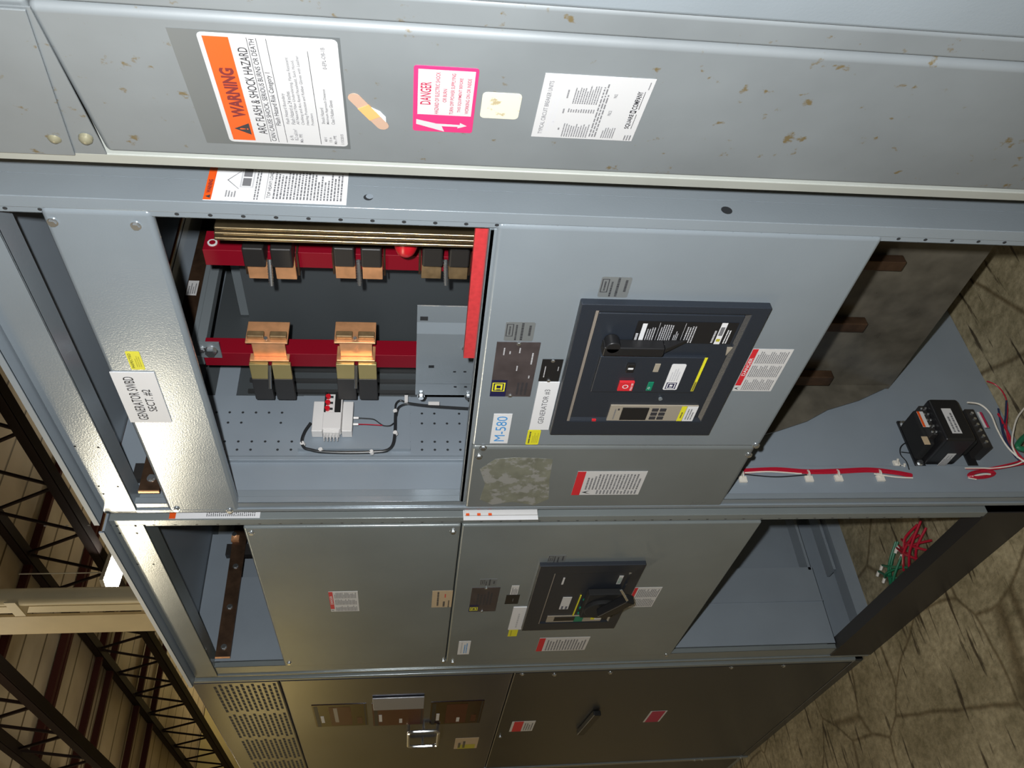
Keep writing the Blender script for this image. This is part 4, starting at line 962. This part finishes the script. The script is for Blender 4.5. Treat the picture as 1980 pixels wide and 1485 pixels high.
# next section beyond
D = empty('switchgear_section', (-4.6, .6, 0), 'last dark switchgear section at the far left end of the lineup', 'electrical cabinet')
b = MB('paint_c_shade'); b.box(-5.2, -4.05, 0, 1.2, .035, 2.28); obj('body', b, D, bevel=.004)
b = MB('paint_b'); b.box(-4.048, -4.022, -.004, .04, 0, 2.28); b.box(-5.2, -4.05, .01, 1.1, 0, .034); obj('corner_post', b, D, bevel=.003)
b = MB('zinc', FF(-.004))
for a in ((1350, 1463), (1365, 1462), (1440, 1459)): u, v = cast(FF(-.004), a); b.cut(); b.hexbolt(-4.035, v, 0, .005, .005)
objs('screw', b, D)

# ================================================================== old cabinet at the right
N = empty('electrical_cabinet', NE + NU * .4 + NN * .3, 'old speckled grey cabinet at the right with orange WARNING and pink DANGER signs', 'electrical cabinet')
def nb(m, u0, u1, v0, v1, w0, w1, b=None):
    b = b or MB(m, FN); b.box(u0, u1, v0, v1, w0, w1, m); return b
k_ = .97
LE = cast(FN, (990, 346 - 18))[0]
u_l = cast(FN, (990, 329))[0]; u_r = cast(FN, (1500, 101))[0]; u_s = cast(FN, (1500, 48))[0]
ztop = cast(FN, (199, 283))[1]; 
b = nb('paint_old_strip', .0, u_l, 0, 2.6, -.35, .002); obj('corner_post', b, N, bevel=.002, label='pale corner post')
b = nb('paint_old', u_l - .0, u_r, 0, ztop, -.02, .0); door = obj('door', b, N, bevel=.009, seg=4)
b = nb('paint_old', u_r + .0015, u_s, 0, 2.6, -.35, -.004); b.box(u_r - .05, u_r + .004, ztop + .0, 2.6, -.03, -.0035, 'paint_old'); obj('hinge_post', b, N, bevel=.006, seg=3)
b = nb('paint', u_s + .001, 1.1, 0, 2.6, -.35, -.0); obj('neighbour_panel', b, N, bevel=.008, seg=4)
# upper cover with its skewed lower edge, overlapping strip under it
e0 = cast(FN, (48, 0)); e1 = cast(FN, (143, 280)); 
f0 = cast(FN, (61, 15)); f1 = cast(FN, (199, 283))
sl = (e0[1] - e1[1]) / (e0[0] - e1[0]); ya = e1[1] + sl * (u_l - e1[0]); yb_ = e1[1] + sl * (u_r - e1[0])
b = MB('paint_old', FN @ Matrix.Translation((0, 0, .004))); b.slab([(u_l + .001, ya), (u_r, yb_), (u_r, 2.6), (u_l + .001, 2.6)], .003); obj('upper_cover', b, N, bevel=.001)
b = MB('paint_old', FN @ Matrix.Translation((0, 0, .001))); b.slab([(u_l + .001, f1[1] - .001), (u_r, f0[1]), (u_r, yb_ + .05), (u_l + .001, ya + .05)], .002); obj('overlap_strip', b, N)
b = MB('screw_old', FN)
for a in ((105, 270), (165, 272)): u, v = cast(FN, a, .008); b.cut(); b.cyl((u, v, .003), (u, v, .012), .0085, 16, rings=[(0, .0085), (.5, .008), (.85, .005), (1, .001)])
objs('screw', b, N)
def ns(nm, pts, m, it=(), c=None, **kw): return sticker(nm, door, FN, rect(FN, pts, 0, c), m, it, **kw)
u0, v0, u1, v1 = rect(FN, [(378, 62), (445, 272), (673, 283), (652, 75)])
sticker('label_ghost', door, FN, (u0 - .006, v0 - .003, u1 + .003, v1 + (v1 - v0) * .2), 'paint_ghost', t=.0002)
it = [('r', .025, .78, .975, .965, 'orange'), ('t', .26, .805, .72, .915, 'WARNING', 'ink_r'), ('p', [(.085, .8), (.145, .93), (.205, .8)], 'ink'), ('t', .138, .815, .152, .885, '!', 'orange'),
      ('t', .1, .665, .9, .735, 'ARC FLASH & SHOCK HAZARD', 'ink'), ('r', .02, .65, .98, .654, 'ink'), ('t', .03, .595, .97, .64, 'CAN CAUSE SHOCK, SERIOUS BURNS OR DEATH'), ('r', .02, .583, .98, .587, 'ink'), ('t', .2, .525, .7, .575, 'Flash Hazard Risk Category 1'), ('r', .02, .512, .98, .516, 'ink'),
      ('t', .05, .455, .1, .485, '6 ft', 'ink_g'), ('t', .22, .455, .52, .488, 'Flash Hazard Boundary', 'ink_g'), ('t', .05, .415, .17, .445, '8.2 cal/cm²', 'ink_g'), ('t', .22, .415, .54, .447, 'Flash Hazard at 24 inches', 'ink_g'), ('t', .03, .375, .12, .403, 'Min. PPE', 'ink_g'),
      ('t', .22, .375, .84, .405, 'All Natural Fiber Undershirting, Flame Resistant', 'ink_g'), ('t', .22, .335, .82, .365, 'Clothing and Arc Rated Faceshield, Sock Hood,', 'ink_g'), ('t', .22, .295, .86, .325, 'Hearing Protection and Rubber Gloves with Leather', 'ink_g'), ('t', .22, .262, .34, .285, 'Protectors', 'ink_g'),
      ('r', .02, .225, .9, .229, 'ink'), ('t', .05, .17, .1, .195, '480 V', 'ink_g'), ('t', .24, .17, .4, .197, 'Shock Hazard', 'ink_g'), ('t', .05, .13, .1, .155, '15 in', 'ink_g'), ('t', .24, .13, .58, .157, 'Minimum Approach Distance', 'ink_g'), ('t', .03, .09, .12, .115, 'Min. PPE', 'ink_g'), ('t', .24, .09, .48, .117, 'Class 0 Rubber Gloves', 'ink_g'), ('t', .03, .03, .14, .055, '1/15/2015', 'ink_g'), ('t', .76, .1, .94, .13, '0-EPL-OB-1B', 'ink_g')]
ns('warning_sign', [(378, 62), (445, 272), (673, 283), (652, 75)], 'white_n', it, rnd=.04)
it = [('r', .28, .05, .96, .93, 'white_n'), ('t', .44, .72, .78, .89, 'DANGER', 'pink_d'), ('t', .3, .59, .93, .655, 'HAZARD OF ELECTRIC SHOCK', 'pink_d'), ('t', .49, .47, .69, .53, 'OR BURN', 'pink_d'), ('t', .3, .35, .92, .41, 'TURN OFF POWER SUPPLYING', 'pink_d'), ('t', .34, .225, .86, .285, 'THIS EQUIPMENT BEFORE', 'pink_d'), ('t', .32, .1, .86, .16, 'WORKING ON OR INSIDE', 'pink_d'),
      ('p', [(.1, .95), (.2, .95), (.12, .55), (.2, .6), (.17, .15), (.23, .17), (.13, .03), (.09, .22), (.12, .19), (.12, .47), (.02, .42)], 'white')]
it[-1] = ('p', [(.2, .945), (.12, .945), (.01, .47), (.1, .52), (.1, .25), (.075, .255), (.12, .1), (.17, .22), (.135, .22), (.14, .61)][::-1], 'white_n')
ns('danger_sign', [(799, 126), (799, 253), (927, 132), (913, 255)], 'pink', it, rnd=.05)
ns('blank_label', [(935, 179), (926, 228), (1010, 180), (1002, 229)], 'cream', rnd=.12)
it = [('t', .06, .905, .9, .945, 'TYPICAL CIRCUIT BREAKER UNITS', 'ink_g'), ('t', .12, .85, .8, .88, 'USE ONLY THE FOLLOWING SQUARE D', 'ink_l'), ('t', .2, .81, .78, .84, 'COMPANY CIRCUIT BREAKERS', 'ink_l'), ('l', .14, .74, .2, .77, 1, 'ink_g'), ('l', .42, .74, .5, .77, 1, 'ink_g'), ('l', .66, .74, .82, .77, 1, 'ink_g'),
      ('l', .03, .46, .28, .72, 11, 'ink_g'), ('l', .44, .46, .5, .72, 11, 'ink_g', 1.), ('l', .58, .46, .86, .7, 11, 'ink_g', 1.), ('l', .05, .37, .9, .45, 3, 'ink_g', 1.), ('l', .04, .2, .24, .33, 6, 'ink_g'), ('t', .42, .3, .5, .33, 'PRICE', 'ink_g'), ('t', .7, .3, .76, .33, 'PRICE', 'ink_g'),
      ('t', .22, .075, .46, .125, 'SQUARE', 'ink'), ('r', .48, .07, .52, .13, 'ink'), ('r', .492, .085, .508, .115, 'white'), ('t', .54, .075, .82, .125, 'COMPANY', 'ink'), ('r', .22, .055, .46, .06, 'ink'), ('r', .54, .055, .82, .06, 'ink'), ('l', .02, .02, .12, .1, 3, 'ink_g'), ('l', .85, .03, .98, .05, 1, 'ink_g')]
ns('breaker_list_label', [(1055, 141), (1268, 153), (1027, 262), (1222, 273)], 'white_n', it)
# adhesive bandage stuck to the old cabinet
a0 = cast(FN, (685, 188)); a1 = cast(FN, (740, 242))
L = math.hypot(a1[0] - a0[0], a1[1] - a0[1]); an = math.atan2(a1[1] - a0[1], a1[0] - a0[0])
fb = FN @ Matrix.Translation((a0[0], a0[1], .0003)) @ Matrix.Rotation(an, 4, 'Z')
t = empty('adhesive_bandage', fb @ Vector((L / 2, 0, 0)), 'tan adhesive bandage stuck slantwise on the old cabinet below the WARNING sign', 'bandage')
def strip(m, x0, x1, w, tt, ends):
    b = MB(m, fb); pts = []
    if ends[1]: pts += [(x1 + w * math.cos(math.radians(d)), w * math.sin(math.radians(d))) for d in range(-90, 91, 22)]
    else: pts += [(x1, -w), (x1, w)]
    if ends[0]: pts += [(x0 + w * math.cos(math.radians(d)), w * math.sin(math.radians(d))) for d in range(90, 271, 22)]
    else: pts += [(x0, w), (x0, -w)]
    b.slab(pts, tt); return b
obj('strip', strip('band1', 0, L, .0075, .0008, (1, 1)), t, smooth=False)
obj('pad', strip('band2', L * .3, L * .72, .0076, .0014, (0, 0)), t, smooth=False)
b = MB('white', fb); b.slab([(L * .4, .0074), (L * .95, .007), (L * .8, .0125), (L * .6, .0125)], .0006); obj('gauze', b, t, smooth=False)

# ================================================================== light
def area(name, loc, target, size, power, col, sy=None, shape='RECTANGLE'):
    l = bpy.data.lights.new(name, 'AREA'); l.energy = power; l.color = col; l.shape = shape; l.size = size; l.size_y = sy or size
    o = bpy.data.objects.new(name, l); COL.objects.link(o); o.location = loc
    o.rotation_euler = (Vector(target) - Vector(loc)).to_track_quat('-Z', 'Y').to_euler(); return o
fw = -(M3 @ Vector((0, 0, 1))); rt = Vector((fw.y, -fw.x, 0)).normalized(); up = rt.cross(fw)
fl = CP + rt * .05 + up * .06
area('camera_flash', fl, fl + ray((960, 900)), .03, 39, (.97, .99, 1), .02)
LW = (1., .86, .62)
def mirror(a, z):       # where a ceiling lamp has to hang for its gleam to sit there on the front covers
    q = PZ(a, z); return q.x, -q.y
GL = [mirror((275, 850), 5.4) + (105,), mirror((234, 1028), 5.4) + (85,)]
for i, (x, y, e) in enumerate(GL + [(-5, -7, 10), (1, -7, 10), (6, -4, 10), (-20.5, -7, 75), (-20.5, .4, 60), (-14, .4, 15), (-8, .4, 15), (-20.5, 8, 110), (-12, 8, 30), (-5, 8, 40), (3, 8, 40)]):
    if i < 2: area('high_bay_lamp', (x, y, 5.4), (-2, 0, 1.9), .55, e, LW, shape='DISK')
    else: area('tube_or_wall_wash', (x, y, 5.4), (x, y, 0) if x > -20 else (-22, y, 4.2), .35, e, LW, 1.4)  # those turned to the end wall are unseen, added to brighten it
    if y > 0: area('deck_fill', (x, y, 4.9), (x, y, 7), .5, 42, LW, 1.8)  # unseen up-facing lights added to brighten the roof deck
W_ = bpy.data.worlds.new('world'); S.world = W_; W_.use_nodes = True
W_.node_tree.nodes['Background'].inputs['Color'].default_value = (.9, .85, .75, 1); W_.node_tree.nodes['Background'].inputs['Strength'].default_value = .03
S.view_settings.view_transform = 'Standard'; S.view_settings.look = 'None'; S.view_settings.exposure = 0; S.view_settings.gamma = 1; S.view_settings.use_curve_mapping = False
